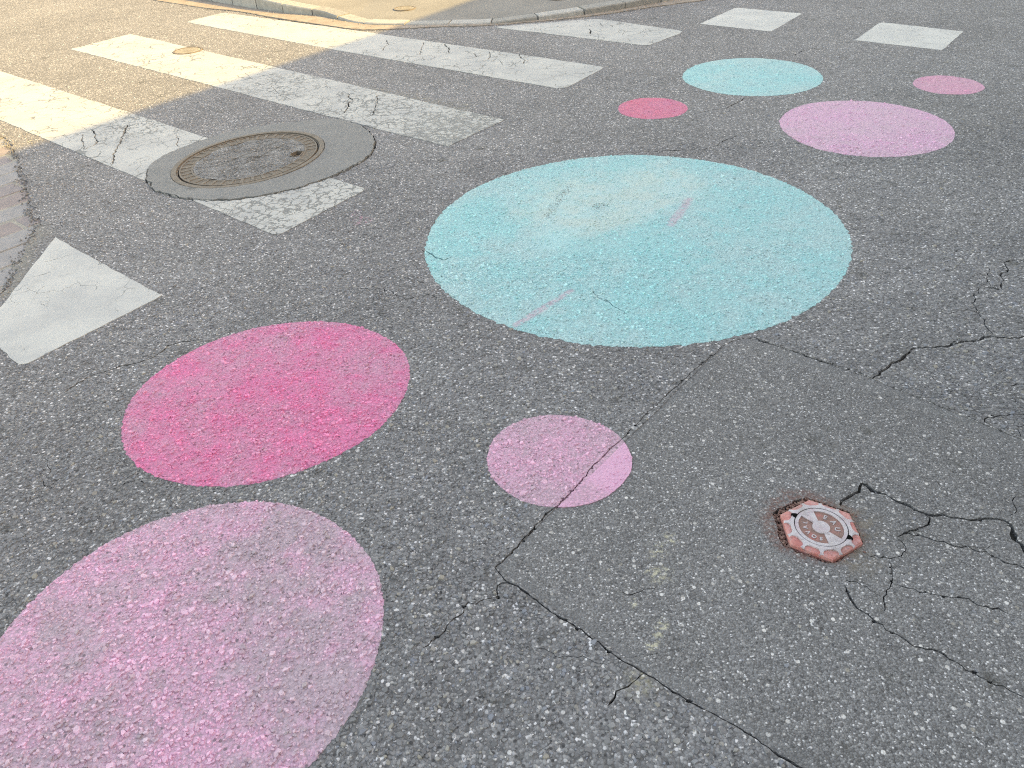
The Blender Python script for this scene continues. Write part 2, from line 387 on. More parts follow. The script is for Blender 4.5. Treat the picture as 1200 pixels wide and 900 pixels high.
def mat_white(name, dense=(), base=0.50, amount=0.5, rubbed=0.0, rough_paint=False):
    """old thermoplastic: craquelure showing the asphalt, rubbed patches, grime"""
    M = MT(name, 0.55, 0.4)
    c = M.mix(M.step(M.noise(3.5, 5, .6), .35, .7), (base * 1.06, base * 1.05, base * 1.02), (base * .86, base * .86, base * .86))
    c = M.mix(M.mul(M.step(M.noise(18, 5, .65), .52, .70), .30), c, (base * .66, base * .65, base * .63))
    asph = (.23, .23, .233)
    zone = M.step(M.noise(2.2, 3, .6), .42, .60)
    e1 = M.voro(9.5, 'DISTANCE_TO_EDGE', M.warp(.11, 8)).outputs['Distance']
    w1 = M.mul(M.mul(M.step(M.noise(5.5, 2, .5), .44, .58), .050 * amount), M.add(zone, .45))
    k = M.sub(1., M.step(e1, M.mul(w1, .5), M.add(w1, .0015)))
    k = M.mul(k, M.step(w1, .002, .006))
    if dense:
        dz = None
        for x, y, r0, r1 in dense:
            b = M.blob(x, y, r0, r1, .3, 4)
            dz = b if dz is None else M.mx(dz, b)
        e2 = M.voro(20, 'DISTANCE_TO_EDGE', M.warp(.07, 15)).outputs['Distance']
        k2 = M.mul(M.mul(M.sub(1., M.step(e2, .04, .085)), M.step(M.noise(17, 2, .6), .40, .48)), M.mul(dz, M.step(M.noise(9, 4, .6), .33, .50)))
        k = M.mx(k, k2)
        if rubbed:
            rb = M.mul(M.blob(-.10, 4.45, .22, .70, .5, 5), M.step(M.noise(26, 6, .75), .50, .55))
            k = M.mx(k, M.mul(rb, .85))
    if rough_paint:
        d, r, g = M.cell(110)
        pit_dark = M.mul(M.step(r, .60, .66), M.mul(M.sub(1., M.step(d, .3, .5)), M.step(M.noise(8, 5, .65), .40, .60)))
        k = M.mx(k, M.mul(pit_dark, .7))
    c = M.mix(k, c, asph)
    h = M.sub(M.mul(M.noise(140, 5, .7), .35), k)
    return M.done(c, h, .0025)
W_PLAIN = mat_white('white_thermoplastic', base=.535, amount=.45)
W_SIDE = mat_white('white_side_marking', base=.585, amount=.12)
W_S1 = mat_white('white_thermoplastic_cracked', dense=((-.93, 3.50, .30, .62), (-2.2, 5.05, .2, .5)), base=.535, amount=.7)
W_S2 = mat_white('white_thermoplastic_rubbed', dense=((-.15, 4.48, .40, .80), (-.75, 5.0, .30, .6), (-1.5, 5.7, .15, .5)), base=.53, amount=.8, rubbed=1.0)
W_SQ = mat_white('white_road_paint', base=.61, amount=.0, rough_paint=True)

def simple(name, stops, scale, rough=.8, bump=.002, bscale=80, spec=.35, metallic=0, extra=None):
    M = MT(name, rough, spec)
    c = M.ramp(M.add(M.mul(M.noise(scale, 5, .62), .7), M.mul(M.noise(scale * 9, 3, .6), .3)), stops)
    if extra: c = extra(M, c)
    M.b.inputs['Metallic'].default_value = metallic
    return M.done(c, M.noise(bscale, 5, .68), bump)
IRON = simple('brown_cast_iron', [(.3, (.15, .120, .098)), (.5, (.22, .180, .148)), (.68, (.30, .25, .21))], 30, .6, .001, 200)
RIMDIRT = simple('rim_dirt', [(.3, (.17, .145, .12)), (.7, (.27, .235, .20))], 40, .9, .002)
DARKIRON = simple('dark_iron', [(.3, (.035, .030, .026)), (.7, (.075, .062, .052))], 40, .7, .001)
COVERL = simple('painted_over_cover', [(.3, (.34, .30, .25)), (.7, (.48, .44, .38))], 30, .8, .001)
BED = simple('dark_soil', [(.3, (.035, .033, .030)), (.7, (.10, .092, .080))], 60, .95, .004)
GUTTER = simple('pinkish_gutter_concrete', [(.3, (.30, .245, .205)), (.5, (.38, .32, .275)), (.7, (.46, .41, .365))], 9, .85, .002)
GRANITE = simple('granite_kerb', [(.3, (.30, .295, .285)), (.5, (.40, .395, .38)), (.7, (.50, .49, .47))], 25, .75, .0015, 260)
GRAN3 = [GRANITE, simple('pale_granite_kerb', [(.3, (.36, .355, .35)), (.7, (.56, .55, .53))], 22, .75, .002, 200), simple('dark_granite_kerb', [(.3, (.25, .245, .24)), (.7, (.42, .41, .39))], 28, .75, .002, 200)]
def pav_extra(M, c):
    d, r, g = M.cell(180)
    return M.mix(M.mul(M.step(r, .93, .95), .4), c, (.42, .41, .38))
PAVE = simple('pavement_asphalt', [(.3, (.235, .224, .212)), (.5, (.28, .268, .255)), (.7, (.325, .312, .295))], 2.2, .85, .0015, 220, extra=pav_extra)
SAND = simple('sandy_joint', [(.3, (.30, .285, .26)), (.55, (.40, .385, .35)), (.75, (.48, .465, .43))], 25, .95, .003)
BRICKM = [simple('brick_%s' % n, [(.3, tuple(.82 * v for v in c)), (.55, c), (.75, tuple(1.2 * v for v in c))], 14, .85, .0015, 180)
          for n, c in (('mauve', (.33, .295, .305)), ('grey', (.37, .36, .37)), ('rose', (.35, .30, .30)))]
# ------------------------------------------------------------------ mesh helpers
def zf(x, y):
    """gentle unevenness of the old road, millimetres high"""
    x = np.asarray(x, float); y = np.asarray(y, float)
    z = (np.sin(2.1 * x + 1.3 * y + .4) + np.sin(-1.2 * x + 2.9 * y + 1.7) + .7 * np.sin(4.7 * x - 3.1 * y + 2.2)
         + .5 * np.sin(6.3 * x + 7.1 * y + .9) + .4 * np.sin(-9.1 * x + 5.2 * y)) * .0013
    return z * np.clip((6.2 - y) / 1.2, 0, 1)

def link(o, parent=None, **props):
    COL.objects.link(o)
    if parent is not None: o.parent = parent
    for k, v in props.items(): o[k] = v
    return o

def build(name, V, loops, totals, mats, parent=None, tone=None, mi=None, smooth=None, loc=None, **props):
    me = bpy.data.meshes.new(name)
    V = np.asarray(V, np.float32); loops = np.asarray(loops, np.int32); totals = np.asarray(totals, np.int32)
    me.vertices.add(len(V)); me.vertices.foreach_set('co', V.ravel())
    me.loops.add(len(loops)); me.loops.foreach_set('vertex_index', loops)
    me.polygons.add(len(totals))
    me.polygons.foreach_set('loop_start', np.concatenate([[0], np.cumsum(totals)[:-1]]).astype(np.int32))
    for m in (mats if isinstance(mats, list) else [mats]): me.materials.append(m)
    if mi is not None: me.polygons.foreach_set('material_index', np.asarray(mi, np.int32))
    me.polygons.foreach_set('use_smooth', np.zeros(len(totals), bool) if smooth is None else np.asarray(smooth, bool))
    me.update(calc_edges=True)
    if tone is not None:
        a = me.attributes.new('tone', 'FLOAT', 'FACE'); a.data.foreach_set('value', np.asarray(tone, np.float32))
    me.validate()
    o = bpy.data.objects.new(name, me)
    if loc is not None: o.location = loc
    return link(o, parent, **props)

class PB:
    """polygon buffer: plain lists of points and faces"""
    def __init__(s): s.v = []; s.f = []; s.m = []
    def quad(s, *p, m=0):
        i = len(s.v); s.v += [tuple(q) for q in p]; s.f.append(list(range(i, i + len(p)))); s.m.append(m)
    def prism(s, pts, z0, z1, m=0, bevel=0.0, bottom=False):
        """vertical prism from an outline (counter-clockwise), optional top chamfer"""
        n = len(pts); c = np.mean(pts, 0)
        top = [(c[0] + (p[0] - c[0]) * (1 - bevel / max(1e-6, math.hypot(p[0] - c[0], p[1] - c[1]))),
                c[1] + (p[1] - c[1]) * (1 - bevel / max(1e-6, math.hypot(p[0] - c[0], p[1] - c[1])))) for p in pts] if bevel else pts
        s.quad(*[(p[0], p[1], z1) for p in top], m=m)
        zb = z1 - bevel * .7
        for i in range(n):
            j = (i + 1) % n
            if bevel: s.quad((*pts[i], zb), (*pts[j], zb), (*top[j], z1), (*top[i], z1), m=m)
            s.quad((*pts[i], z0), (*pts[j], z0), (*pts[j], zb), (*pts[i], zb), m=m)
        if bottom: s.quad(*[(p[0], p[1], z0) for p in reversed(pts)], m=m)
    def ring(s, r0, r1, z0, z1, n=96, m=0, a0=0, a1=2 * math.pi, c=(0, 0), caps=False):
        """flat-topped annulus or arc with walls"""
        full = abs(a1 - a0 - 2 * math.pi) < 1e-6
        A = [a0 + (a1 - a0) * i / n for i in range(n + 1)]
        P = lambda r, a, z: (c[0] + r * math.cos(a), c[1] + r * math.sin(a), z)
        for a, b in zip(A[:-1], A[1:]):
            s.quad(P(r0, a, z1), P(r1, a, z1), P(r1, b, z1), P(r0, b, z1), m=m)
            s.quad(P(r1, a, z0), P(r1, b, z0), P(r1, b, z1), P(r1, a, z1), m=m)
            if r0 > 0: s.quad(P(r0, b, z0), P(r0, a, z0), P(r0, a, z1), P(r0, b, z1), m=m)
        if not full and caps:
            s.quad(P(r0, a0, z0), P(r1, a0, z0), P(r1, a0, z1), P(r0, a0, z1), m=m)
            s.quad(P(r1, a1, z0), P(r0, a1, z0), P(r0, a1, z1), P(r1, a1, z1), m=m)
    def obj(s, name, mats, parent=None, smooth=False, **props):
        me = bpy.data.meshes.new(name); me.from_pydata(s.v, [], s.f)
        for m in (mats if isinstance(mats, list) else [mats]): me.materials.append(m)
        me.polygons.foreach_set('material_index', s.m)
        me.polygons.foreach_set('use_smooth', [smooth] * len(s.f))
        me.update()
        loc = props.pop('loc', None); rz = props.pop('rz', None)
        o = bpy.data.objects.new(name, me)
        if loc: o.location = loc
        if rz is not None: o.rotation_euler.z = rz
        return link(o, parent, **props)

def empty(name, loc, rz=0.0, **props):
    o = bpy.data.objects.new(name, None); o.location = loc; o.rotation_euler.z = rz
    o.empty_display_size = .2
    return link(o, None, **props)

def area2(P):
    x, y = np.asarray(P).T
    return float(np.sum(x * np.roll(y, -1) - y * np.roll(x, -1)))
def ccw(P):
    P = [tuple(map(float, p)) for p in P]
    return P if area2(P) > 0 else P[::-1]
def circle(cx, cy, r, n=120, wob=0.004, seed=0):
    g = np.random.default_rng(seed); a = np.arange(n) * 2 * np.pi / n
    rr = r + wob * (np.sin(3 * a + g.uniform(0, 6)) + .6 * np.sin(7 * a + g.uniform(0, 6))) * .5 + g.normal(0, .0010 if r < .99 or r > 1.01 else .0035, n)
    return [(cx + q * math.cos(t), cy + q * math.sin(t)) for q, t in zip(rr, a)]
def ellipse(cx, cy, a, b, th, n, wob, seed):
    c, s = math.cos(th), math.sin(th)
    return [(cx + x * a * c - y * b * s, cy + x * a * s + y * b * c) for x, y in circle(0, 0, 1, n, wob / a, seed)]
def pip(P, x, y):
    """vectorised point in polygon"""
    P = np.asarray(P); inside = np.zeros(len(x), bool)
    for (x0, y0), (x1, y1) in zip(P, np.roll(P, -1, 0)):
        c = ((y0 > y) != (y1 > y))
        with np.errstate(divide='ignore', invalid='ignore'):
            inside ^= c & (x < (x1 - x0) * (y - y0) / (y1 - y0 + 1e-15) + x0)
    return inside
def resample(P, step, closed=False):
    P = np.asarray(P, float)
    if closed: P = np.vstack([P, P[:1]])
    d = np.r_[0, np.cumsum(np.linalg.norm(np.diff(P, axis=0), axis=1))]
    n = max(2, int(d[-1] / step) + 1)
    t = np.linspace(0, d[-1], n)
    R = np.c_[np.interp(t, d, P[:, 0]), np.interp(t, d, P[:, 1])]
    return R[:-1] if closed else R
def ragged(P, step, amp, seed, closed=True, rnd=0.0):
    """outline with small irregular edges, corners optionally rounded"""
    g = np.random.default_rng(seed); R = resample(P, step, closed)
    if rnd:
        for _ in range(int(rnd)):
            R = (np.roll(R, 1, 0) + 2 * R + np.roll(R, -1, 0)) / 4
    return [tuple(p) for p in R + g.normal(0, amp, R.shape)]
def crack_poly(P, w, seed, taper=True, jit=1.0):
    """a crack as a thin closed outline with uneven width (w in millimetres at most)"""
    g = np.random.default_rng(seed); R = resample(P, .0085 + .0007 * w)
    n = len(R); T = np.gradient(R, axis=0); T /= np.linalg.norm(T, axis=1)[:, None] + 1e-9
    Nn = np.c_[-T[:, 1], T[:, 0]]
    k = (np.convolve(g.normal(0, 1, n + 4), [.2, .3, .3, .2], 'same')[2:-2] * .0050 + g.normal(0, .0022, n)) * jit
    s = np.linspace(0, 1, n)
    ww = w * .001 * (.55 + .55 * np.abs(np.convolve(g.normal(0, 1, n + 8), np.ones(5) / 5, 'same')[4:-4]) * 1.6) * .5
    ww = np.clip(ww, w * .00018, w * .0010)
    if taper: e0 = .60 if w > 4.9 else .18; ww *= np.clip(np.minimum(s, 1 - s) * 8 + e0, e0, 1)
    C = R + Nn * k[:, None]
    a = C + Nn * (ww * g.uniform(.6, 1.4, n))[:, None]; b = C - Nn * (ww * g.uniform(.6, 1.4, n))[:, None]
    return ccw([tuple(p) for p in a] + [tuple(p) for p in b[::-1]]), C, ww

# ------------------------------------------------------------------ the road plane, cut into its pieces
UD = np.array([.749, .663]); VD = np.array([.749, -.663])          # across / along the crossing
def extend(P, i, d, L): return (P[i][0] + d[0] * L, P[i][1] + d[1] * L)
PATCHP = [(-.070, 1.253), (.738, 2.164), (.798, 2.190), (.835, 2.196), (1.145, 1.915), (1.438, 1.595), (2.05, .95), (1.45, .15), (.95, .33), (.511, .720), (.262, .927)]
BRICKP = brick_edge + [(-2.4, 2.45), (-3.0, 2.1), (-5.2, 3.4), (-5.2, 5.6), (-3.9, 5.95), (-3.45, 5.4)]
COLLARP = ragged(collar, .03, .004, 5, True, 3)
MC = CIRC['manframe'][:2]; MR = CIRC['manframe'][2]
SMC = CIRC['smallcover'][:2]
MSX, MSY, MTH = 1.075, .92, math.radians(56)             # the old frame is out of round
# (region, outline, top height, material index group)
REG = [('manhole', ellipse(*MC, MR * MSX + .003, MR * MSY + .003, MTH, 96, 0, 1)), ('valve', ragged([(HEXC[0] - .006 + .1155 * math.cos(q), HEXC[1] + .007 + .1155 * math.sin(q)) for q in (math.radians(26.5) + math.pi / 3 * k for k in range(6))], .012, .0022, 44, rnd=1)), ('cover', circle(*SMC, .125, 40, 0)), ('collar', COLLARP)]
DISC = {'cyan': P_CYAN, 'pinkBL': P_PINK, 'mag': P_MAG, 'small': P_SMALL, 'pinkR': P_ROSE, 'cyanS': P_CYAN2, 'coral': P_CORAL, 'rosefar': P_ROSE2}
# hand-painted dots are only nearly round
SHAPE = {'mag': (-.798, 2.038, .462, .432, math.radians(20)), 'small': (.120, 1.637, .208, .193, math.radians(-16)), 'pinkR': (2.032, 4.182, .466, .448, math.radians(72)),
         'cyan': (.561, 3.067, .909, .894, math.radians(43)), 'pinkBL': (-.7865, 1.079, .459, .451, math.radians(56))}
ELL = {}
for i, k in enumerate(DISC):
    ELL[k] = SHAPE.get(k) or (*CIRC[k], CIRC[k][2], 0.0)
    REG.append((k, ellipse(*ELL[k], 420 if k in ('cyan', 'pinkBL', 'mag') else 200, .005 if k != 'small' else .004, i)))
STR = {'S1': (ragged(S1, .05, .0022, 21), W_S1), 'S2': (ragged(S2, .05, .0025, 22), W_S2), 'S3': (ragged(S3, .035, .0022, 23, rnd=3), W_PLAIN),
       'S4': (ragged(S4, .035, .0022, 24, rnd=3), W_PLAIN), 'S5': (ragged(S5, .05, .002, 25), W_SQ), 'S6': (ragged(S6, .05, .002, 26), W_SQ),
       'S7': (ragged(S7, .04, .0022, 27), W_SIDE)}
for k, (P, m) in STR.items(): REG.append((k, P))
REG += [('brick', ragged(BRICKP, .035, .007, 31)), ('patch', ragged(PATCHP, .05, .0015, 32)), ('road', [(-26, -22), (30, -22), (30, 34), (-26, 34)])]
RID = {n: i for i, (n, _) in enumerate(REG)}
HT = {n: 0.0 for n in RID}
for k in DISC: HT[k] = .0007
for k in STR: HT[k] = .0028
HT['S5'] = HT['S6'] = .0010
HT['collar'] = .007
HT['patch'] = -.0018

cracks = []
for i, (w, P) in enumerate(CRACKS):
    seam = i in (5, 6, 10, 11, 12)                          # sawn edges of the patch: nearly straight
    cracks.append(crack_poly(P, w * 1.25 if seam else max(3.2, w * 1.55), 100 + i, jit=.50 if seam else 1.25))
gh = np.random.default_rng(77)                             # hairline cracks
for (x0, y0, sx, sy, m) in ((1.35, 1.25, .35, .40, 14), (1.75, 2.35, .35, .45, 10), (-.60, 2.65, .40, .22, 7), (-1.35, 1.65, .30, .35, 5), (1.9, 3.1, .6, .4, 8), (.15, .95, .25, .15, 3), (.5, 4.3, .9, .25, 5)):
    for q in range(m):
        p_ = np.array([x0 + gh.normal(0, sx * .6), y0 + gh.normal(0, sy * .6)]); a_ = gh.normal(-.25, .55); L_ = [tuple(p_)]
        for _ in range(gh.integers(4, 12)):
            a_ += gh.normal(0, .45); p_ = p_ + .017 * np.array([math.cos(a_), math.sin(a_)]); L_.append(tuple(p_))
            a_ = a_ * .8 - .05
        if math.hypot(p_[0] - .757, p_[1] - 1.308) < .2 or math.hypot(L_[0][0] - .757, L_[0][1] - 1.308) < .2: continue
        cracks.append(crack_poly(L_, gh.uniform(1.6, 2.8), 400 + len(cracks), jit=.9))
for P in ([(-2.025, 3.105), (-1.976, 3.131), (-1.926, 3.165)], [(-2.031, 2.967), (-1.992, 2.977), (-1.948, 3.002)]): cracks.append(crack_poly(P, 3.2, 280))
for i0, i1, w in ((1, 3, 16), (3, 4, 22), (4, 6, 18), (6, 8, 20), (8, 10, 12), (12, 15, 12)):
    cracks.append(crack_poly([(x, y - .012) for x, y in gutter_out[i0:i1 + 1]], w, 290 + i0, jit=2.0))
lo = collar[12:21] + collar[:2]
cracks.append(crack_poly(lo, 11, 301, jit=1.6))
cracks.append(crack_poly(collar[8:13], 13, 302, jit=1.6))
cracks.append(crack_poly(collar[1:9], 3, 303, jit=.8))
cracks.append(crack_poly(brick_edge, 17, 304, jit=2.2))
cracks.append(crack_poly([(-2.254, 3.539), (-2.19, 3.50), (-2.14, 3.53), (-2.10, 3.47)], 5, 305))

lips = []                                                   # crumbs broken out of the crack edges
gl_ = np.random.default_rng(55)
for P, C, ww in list(cracks):
    if ww.max() < .0023: continue
    for i in range(2, len(C) - 2):
        if gl_.uniform() < .16:
            r_ = gl_.uniform(.0025, .0060); c0 = C[i] + gl_.normal(0, 1, 2) * ww[i]
            lips.append([(c0[0] + r_ * gl_.uniform(.5, 1.2) * math.cos(t) * 1.5, c0[1] + r_ * gl_.uniform(.5, 1.2) * math.sin(t)) for t in np.arange(6) * math.pi / 3 + gl_.uniform(0, 1)])
pts, faces = [], []
def addpoly(P):
    P = ccw(P); i = len(pts); pts.extend(P); faces.append(list(range(i, i + len(P))))
for n, P in REG: addpoly(P)
for P, C, w in cracks: addpoly(P)
for P in lips: addpoly(P)
# inner points so that the sheets can follow the unevenness
for x in np.arange(-2.6, 2.7, .085):
    for y in np.arange(.1, 3.4, .085): pts.append((x + random.uniform(-.02, .02), y + random.uniform(-.02, .02)))
for x in np.arange(-6, 6, .22):
    for y in np.arange(3.45, 9, .22): pts.append((x + random.uniform(-.05, .05), y + random.uniform(-.05, .05)))
cv, ce, cf, ov, oe, of = delaunay_2d_cdt([Vector(p) for p in pts], [], faces, 1, 1e-6, True)
CV = np.array([tuple(p) for p in cv])
nreg = len(REG)
region = np.full(len(cf), -1)
for i, ids in enumerate(of):
    if any(q >= nreg for q in ids): region[i] = -2          # crack
    elif ids: region[i] = min(ids)
tri_h = {i: HT[n] for n, i in RID.items()}
EDGE = {}
for i, f in enumerate(cf):
    for a, b in zip(f, f[1:] + f[:1]): EDGE.setdefault((min(a, b), max(a, b)), []).append((i, a, b))
ZB = zf(CV[:, 0], CV[:, 1])
HOLE = {RID['manhole'], RID['valve'], RID['cover'], RID['brick'], -2, -1}
walls = {}
for k, L in EDGE.items():
    if len(L) != 2: continue
    (i, a, b), (j, c, d) = L
    ri, rj = region[i], region[j]
    if ri == rj: continue
    for (t, p, q, r, o) in ((i, a, b, ri, rj), (j, c, d, rj, ri)):
        if r in HOLE: continue
        h = tri_h[r]
        low = -.024 if o in HOLE else tri_h[o] - .002
        if low < h: walls.setdefault(r, []).append((p, q, h, low))
def sheet(n):
    r = RID[n]; T = [cf[i] for i in np.nonzero(region == r)[0]]
    T = np.array(T); used, inv = np.unique(T, return_inverse=True)
    V = np.c_[CV[used], ZB[used] + HT[n]]
    loops = list(inv.ravel()); tot = [3] * len(T); sm = [True] * len(T)
    Vl = [V]; base = len(V)
    W = []
    for p, q, h, low in walls.get(r, ()):
        W += [(*CV[p], ZB[p] + h), (*CV[p], ZB[p] + low), (*CV[q], ZB[q] + low), (*CV[q], ZB[q] + h)]
        loops += [base, base + 1, base + 2, base + 3]; base += 4; tot.append(4); sm.append(False)
    if W: Vl.append(np.array(W))
    return np.vstack(Vl), loops, tot, sm

# ------------------------------------------------------------------ the stones of the asphalt
R3 = np.array(cam.matrix_world.to_3x3()).T
def in_view(x, y, mx=.16):
    d = np.stack([x, y, np.full_like(x, -CAMH)])
    c = R3 @ d
    u = c[0] / -c[2] * 27 / 36 + .5; v = -c[1] / -c[2] * 27 / 36 * 4 / 3 + .5
    return (c[2] < 0) & (u > -mx) & (u < 1 + mx) & (v > -mx) & (v < 1 + mx)
def scatter(x0, x1, y0, y1, sp, jit=.42):
    nx, ny = int((x1 - x0) / sp), int((y1 - y0) / sp)
    gx, gy = np.meshgrid(x0 + np.arange(nx) * sp, y0 + np.arange(ny) * sp)
    gx[1::2] += sp / 2
    x = (gx + RNG.uniform(-jit, jit, gx.shape) * sp).ravel(); y = (gy + RNG.uniform(-jit, jit, gy.shape) * sp).ravel()
    k = in_view(x, y)
    return x[k], y[k]
bands = [(.45, 2.05, .0094), (2.05, 2.9, .0115), (2.9, 4.1, .0165), (4.1, 5.6, .030)]
SX, SY, SS = [], [], []
for y0, y1, sp in bands:
    x, y = scatter(-4.2, 4.2, y0, y1, sp); SX.append(x); SY.append(y); SS.append(np.full(len(x), sp))
SX = np.concatenate(SX); SY = np.concatenate(SY); SS = np.concatenate(SS)
keep = np.ones(len(SX), bool)
for P, C, ww in cracks:
    lo_, hi_ = C.min(0) - .03, C.max(0) + .03
    idx = np.nonzero((SX > lo_[0]) & (SX < hi_[0]) & (SY > lo_[1]) & (SY < hi_[1]))[0]
    if len(idx) == 0: continue
    A, B = C[:-1], C[1:]; AB = B - A; L2 = (AB ** 2).sum(1) + 1e-12
    q = np.stack([SX[idx], SY[idx]], 1)
    t = np.clip(((q[:, None] - A) * AB).sum(2) / L2, 0, 1)
    d = np.linalg.norm(q[:, None] - (A + t[..., None] * AB), axis=2)
    wseg = (ww[:-1] + ww[1:]) / 2
    keep[idx[(d - wseg).min(1) < .0042]] = False
SX, SY, SS = SX[keep], SY[keep], SS[keep]
own = np.full(len(SX), RID['road'])
done = np.zeros(len(SX), bool)
for n, P in REG[:-1]:
    P = np.asarray(P); lo_, hi_ = P.min(0), P.max(0)
    idx = np.nonzero(~done & (SX > lo_[0]) & (SX < hi_[0]) & (SY > lo_[1]) & (SY < hi_[1]))[0]
    k = idx[pip(P, SX[idx], SY[idx])]
    own[k] = RID[n]; done[k] = True
# the patch: fewer, smaller stones and a smooth sealed rim along its cut edge
pe = resample(PATCHP[:6], .01); pe2 = resample([PATCHP[0], PATCHP[-1], PATCHP[-2]], .01)
in_patch_q = pip(PATCHP, SX, SY)
de = np.full(len(SX), 1.0)
ii = np.nonzero(in_patch_q)[0]
for s in range(0, len(ii), 4000):
    q = np.stack([SX[ii[s:s + 4000]], SY[ii[s:s + 4000]]], 1)
    de[ii[s:s + 4000]] = np.linalg.norm(q[:, None] - np.vstack([pe, pe2])[None], axis=2).min(1)
rim = np.clip((de - .006) / .040, 0.10, 1)
u = RNG.uniform(0, 1, len(SX))
drop = in_patch_q & (u > .66 * rim)
SZ = np.clip(RNG.lognormal(-.10, .42, len(SX)), .40, 2.2)
rad = .0044 * SZ * np.where(in_patch_q, .66, 1.0) * np.where(SS > .03, 1.1, 1.0)
TONE = RNG.uniform(.01, 1, len(SX))
rad = np.where(TONE > .90, rad * .68, rad)
# smaller stones are paler more often; tones of neighbours drift a little
TONE = np.clip(TONE + np.where(rad < .0042, .05, -.03), .01, 1)
TONE = np.where(in_patch_q & (TONE < .86), TONE * .85, TONE)
TONE = np.where(SS > .02, np.clip(.30 + TONE * .70, 0, 1), TONE)
bad = drop | np.isin(own, [RID[k] for k in ('manhole', 'valve', 'cover', 'collar', 'brick', 'S1', 'S2', 'S3', 'S4', 'S7')])
# voids where stones have come out
void = np.sin(SX * 23 + 3 * np.sin(SY * 9)) * np.sin(SY * 19 + 2 * np.sin(SX * 11)) > .86
bad |= void & (RNG.uniform(0, 1, len(SX)) < .6)
lf = .5 + .25 * (np.sin(SX * 2.3 + 1.1 * np.sin(SY * 1.7)) + np.sin(SY * 3.1 - 1.3 * SX + 1)) + .25 * np.sin(SX * 7.1 + SY * 5.3) * np.sin(SY * 6.1 - SX * 3.7)
bad |= RNG.uniform(0, 1, len(SX)) < np.clip(.04 + .26 * lf, .02, .4)
rad *= np.clip(1.08 - .20 * lf, .8, 1.15)
SX, SY, own, rad, TONE, SS, in_patch_q = (a[~bad] for a in (SX, SY, own, rad, TONE, SS, in_patch_q))

def stones(x, y, r, tone, z0, clamp=(), K=6, lift=(.0007, .0026)):
    n = len(x)
    a = (np.arange(K) / K * 2 * np.pi)[None] + RNG.uniform(-.42, .42, (n, K)) + RNG.uniform(0, 7, (n, 1))
    rr = r[:, None] * RNG.uniform(.72, 1.18, (n, K))
    asp = RNG.uniform(.42, 1.0, n); th = RNG.uniform(0, np.pi, n)
    px, py = rr * np.cos(a), rr * np.sin(a) * asp[:, None]
    ct, st = np.cos(th)[:, None], np.sin(th)[:, None]
    ox, oy = px * ct - py * st, px * st + py * ct
    h = RNG.uniform(*lift, n) * np.clip(r / .0048, .5, 1.4)
    gx, gy = RNG.normal(0, .13, (2, n, 1))
    top = np.stack([x[:, None] + ox * .80, y[:, None] + oy * .80, z0[:, None] + h[:, None] + gx * ox + gy * oy], 2)
    bot = np.stack([x[:, None] + ox * 1.08, y[:, None] + oy * 1.08, np.repeat(z0[:, None] - .0014, K, 1)], 2)
    V = np.concatenate([top, bot], 1)
    for cx, cy, ea, eb, eth, inside in clamp:
        c_, s_ = math.cos(eth), math.sin(eth)
        dx, dy = V[..., 0] - cx, V[..., 1] - cy
        d = np.hypot((dx * c_ + dy * s_) / ea, (-dx * s_ + dy * c_) / eb)
        lim = 1 + RNG.normal(.003 if inside else -.003, .0028, (n, 1)) * .45 / max(ea, .2)
        k = (d > lim) if inside else (d < lim)
        s = np.where(k, lim / np.maximum(d, 1e-6), 1.0)
        V[..., 0] = cx + dx * s; V[..., 1] = cy + dy * s
    b = (np.arange(n) * 2 * K)[:, None]
    k = np.arange(K); k2 = (k + 1) % K
    side = np.stack([k2, k, k + K, k2 + K], 1).ravel()
    loops = np.concatenate([b + k[None], b + side[None]], 1).ravel()
    tot = np.tile([K] + [4] * K, n)
    # counter-clockwise tops need no flip: angles grow
    return V.reshape(-1, 3), loops, tot, np.repeat(tone, K + 1)

def join(*parts):
    V, Lp, T, tn, sm, base = [], [], [], [], [], 0
    for v, l, t, tone, s in parts:
        V.append(v); Lp.append(np.asarray(l) + base); T.append(t); tn.append(tone); sm.append(s); base += len(v)
    return np.vstack(V), np.concatenate(Lp), np.concatenate(T), np.concatenate(tn), np.concatenate(sm)
def region_stones(n, sel=None, clampset=(), lift=(.0007, .0026)):
    k = own == RID[n] if sel is None else sel
    x, y = SX[k], SY[k]
    return stones(x, y, rad[k], TONE[k], zf(x, y) + HT[n], clampset, lift=lift)

# ------------------------------------------------------------------ setting: ground, road, patch
g = PB(); g.quad((-400, -400, -.0185), (400, -400, -.0185), (400, 400, -.0185), (-400, 400, -.0185))
g.obj('ground', BED, kind='structure')
V, l, t, s = sheet('road')
road = build('road', V, l, t, ROAD, smooth=s, kind='structure', label='worn grey asphalt road surface')
near = [(*ELL[k], False) for k in ('pinkBL', 'mag', 'small', 'cyan')]
v, l, t, tn = region_stones('road', clampset=near, lift=(.0008, .0032))
build('stone_chippings', v, l, t, ROADCHIP, road, tone=tn, kind='stuff', label='light and dark stones set in the asphalt')
V, l, t, s = sheet('patch')
patch_o = build('road_patch', V, l, t, PATCH, smooth=s, kind='structure', label='finer rectangular asphalt repair patch with sealed cut edge')
v, l, t, tn = region_stones('patch', clampset=[(*ELL['small'], False)], lift=(.0004, .0018))
build('stone_chippings', v, l, t, PATCHCHIP, patch_o, tone=tn, kind='stuff', label='small pale stones set in the patch')

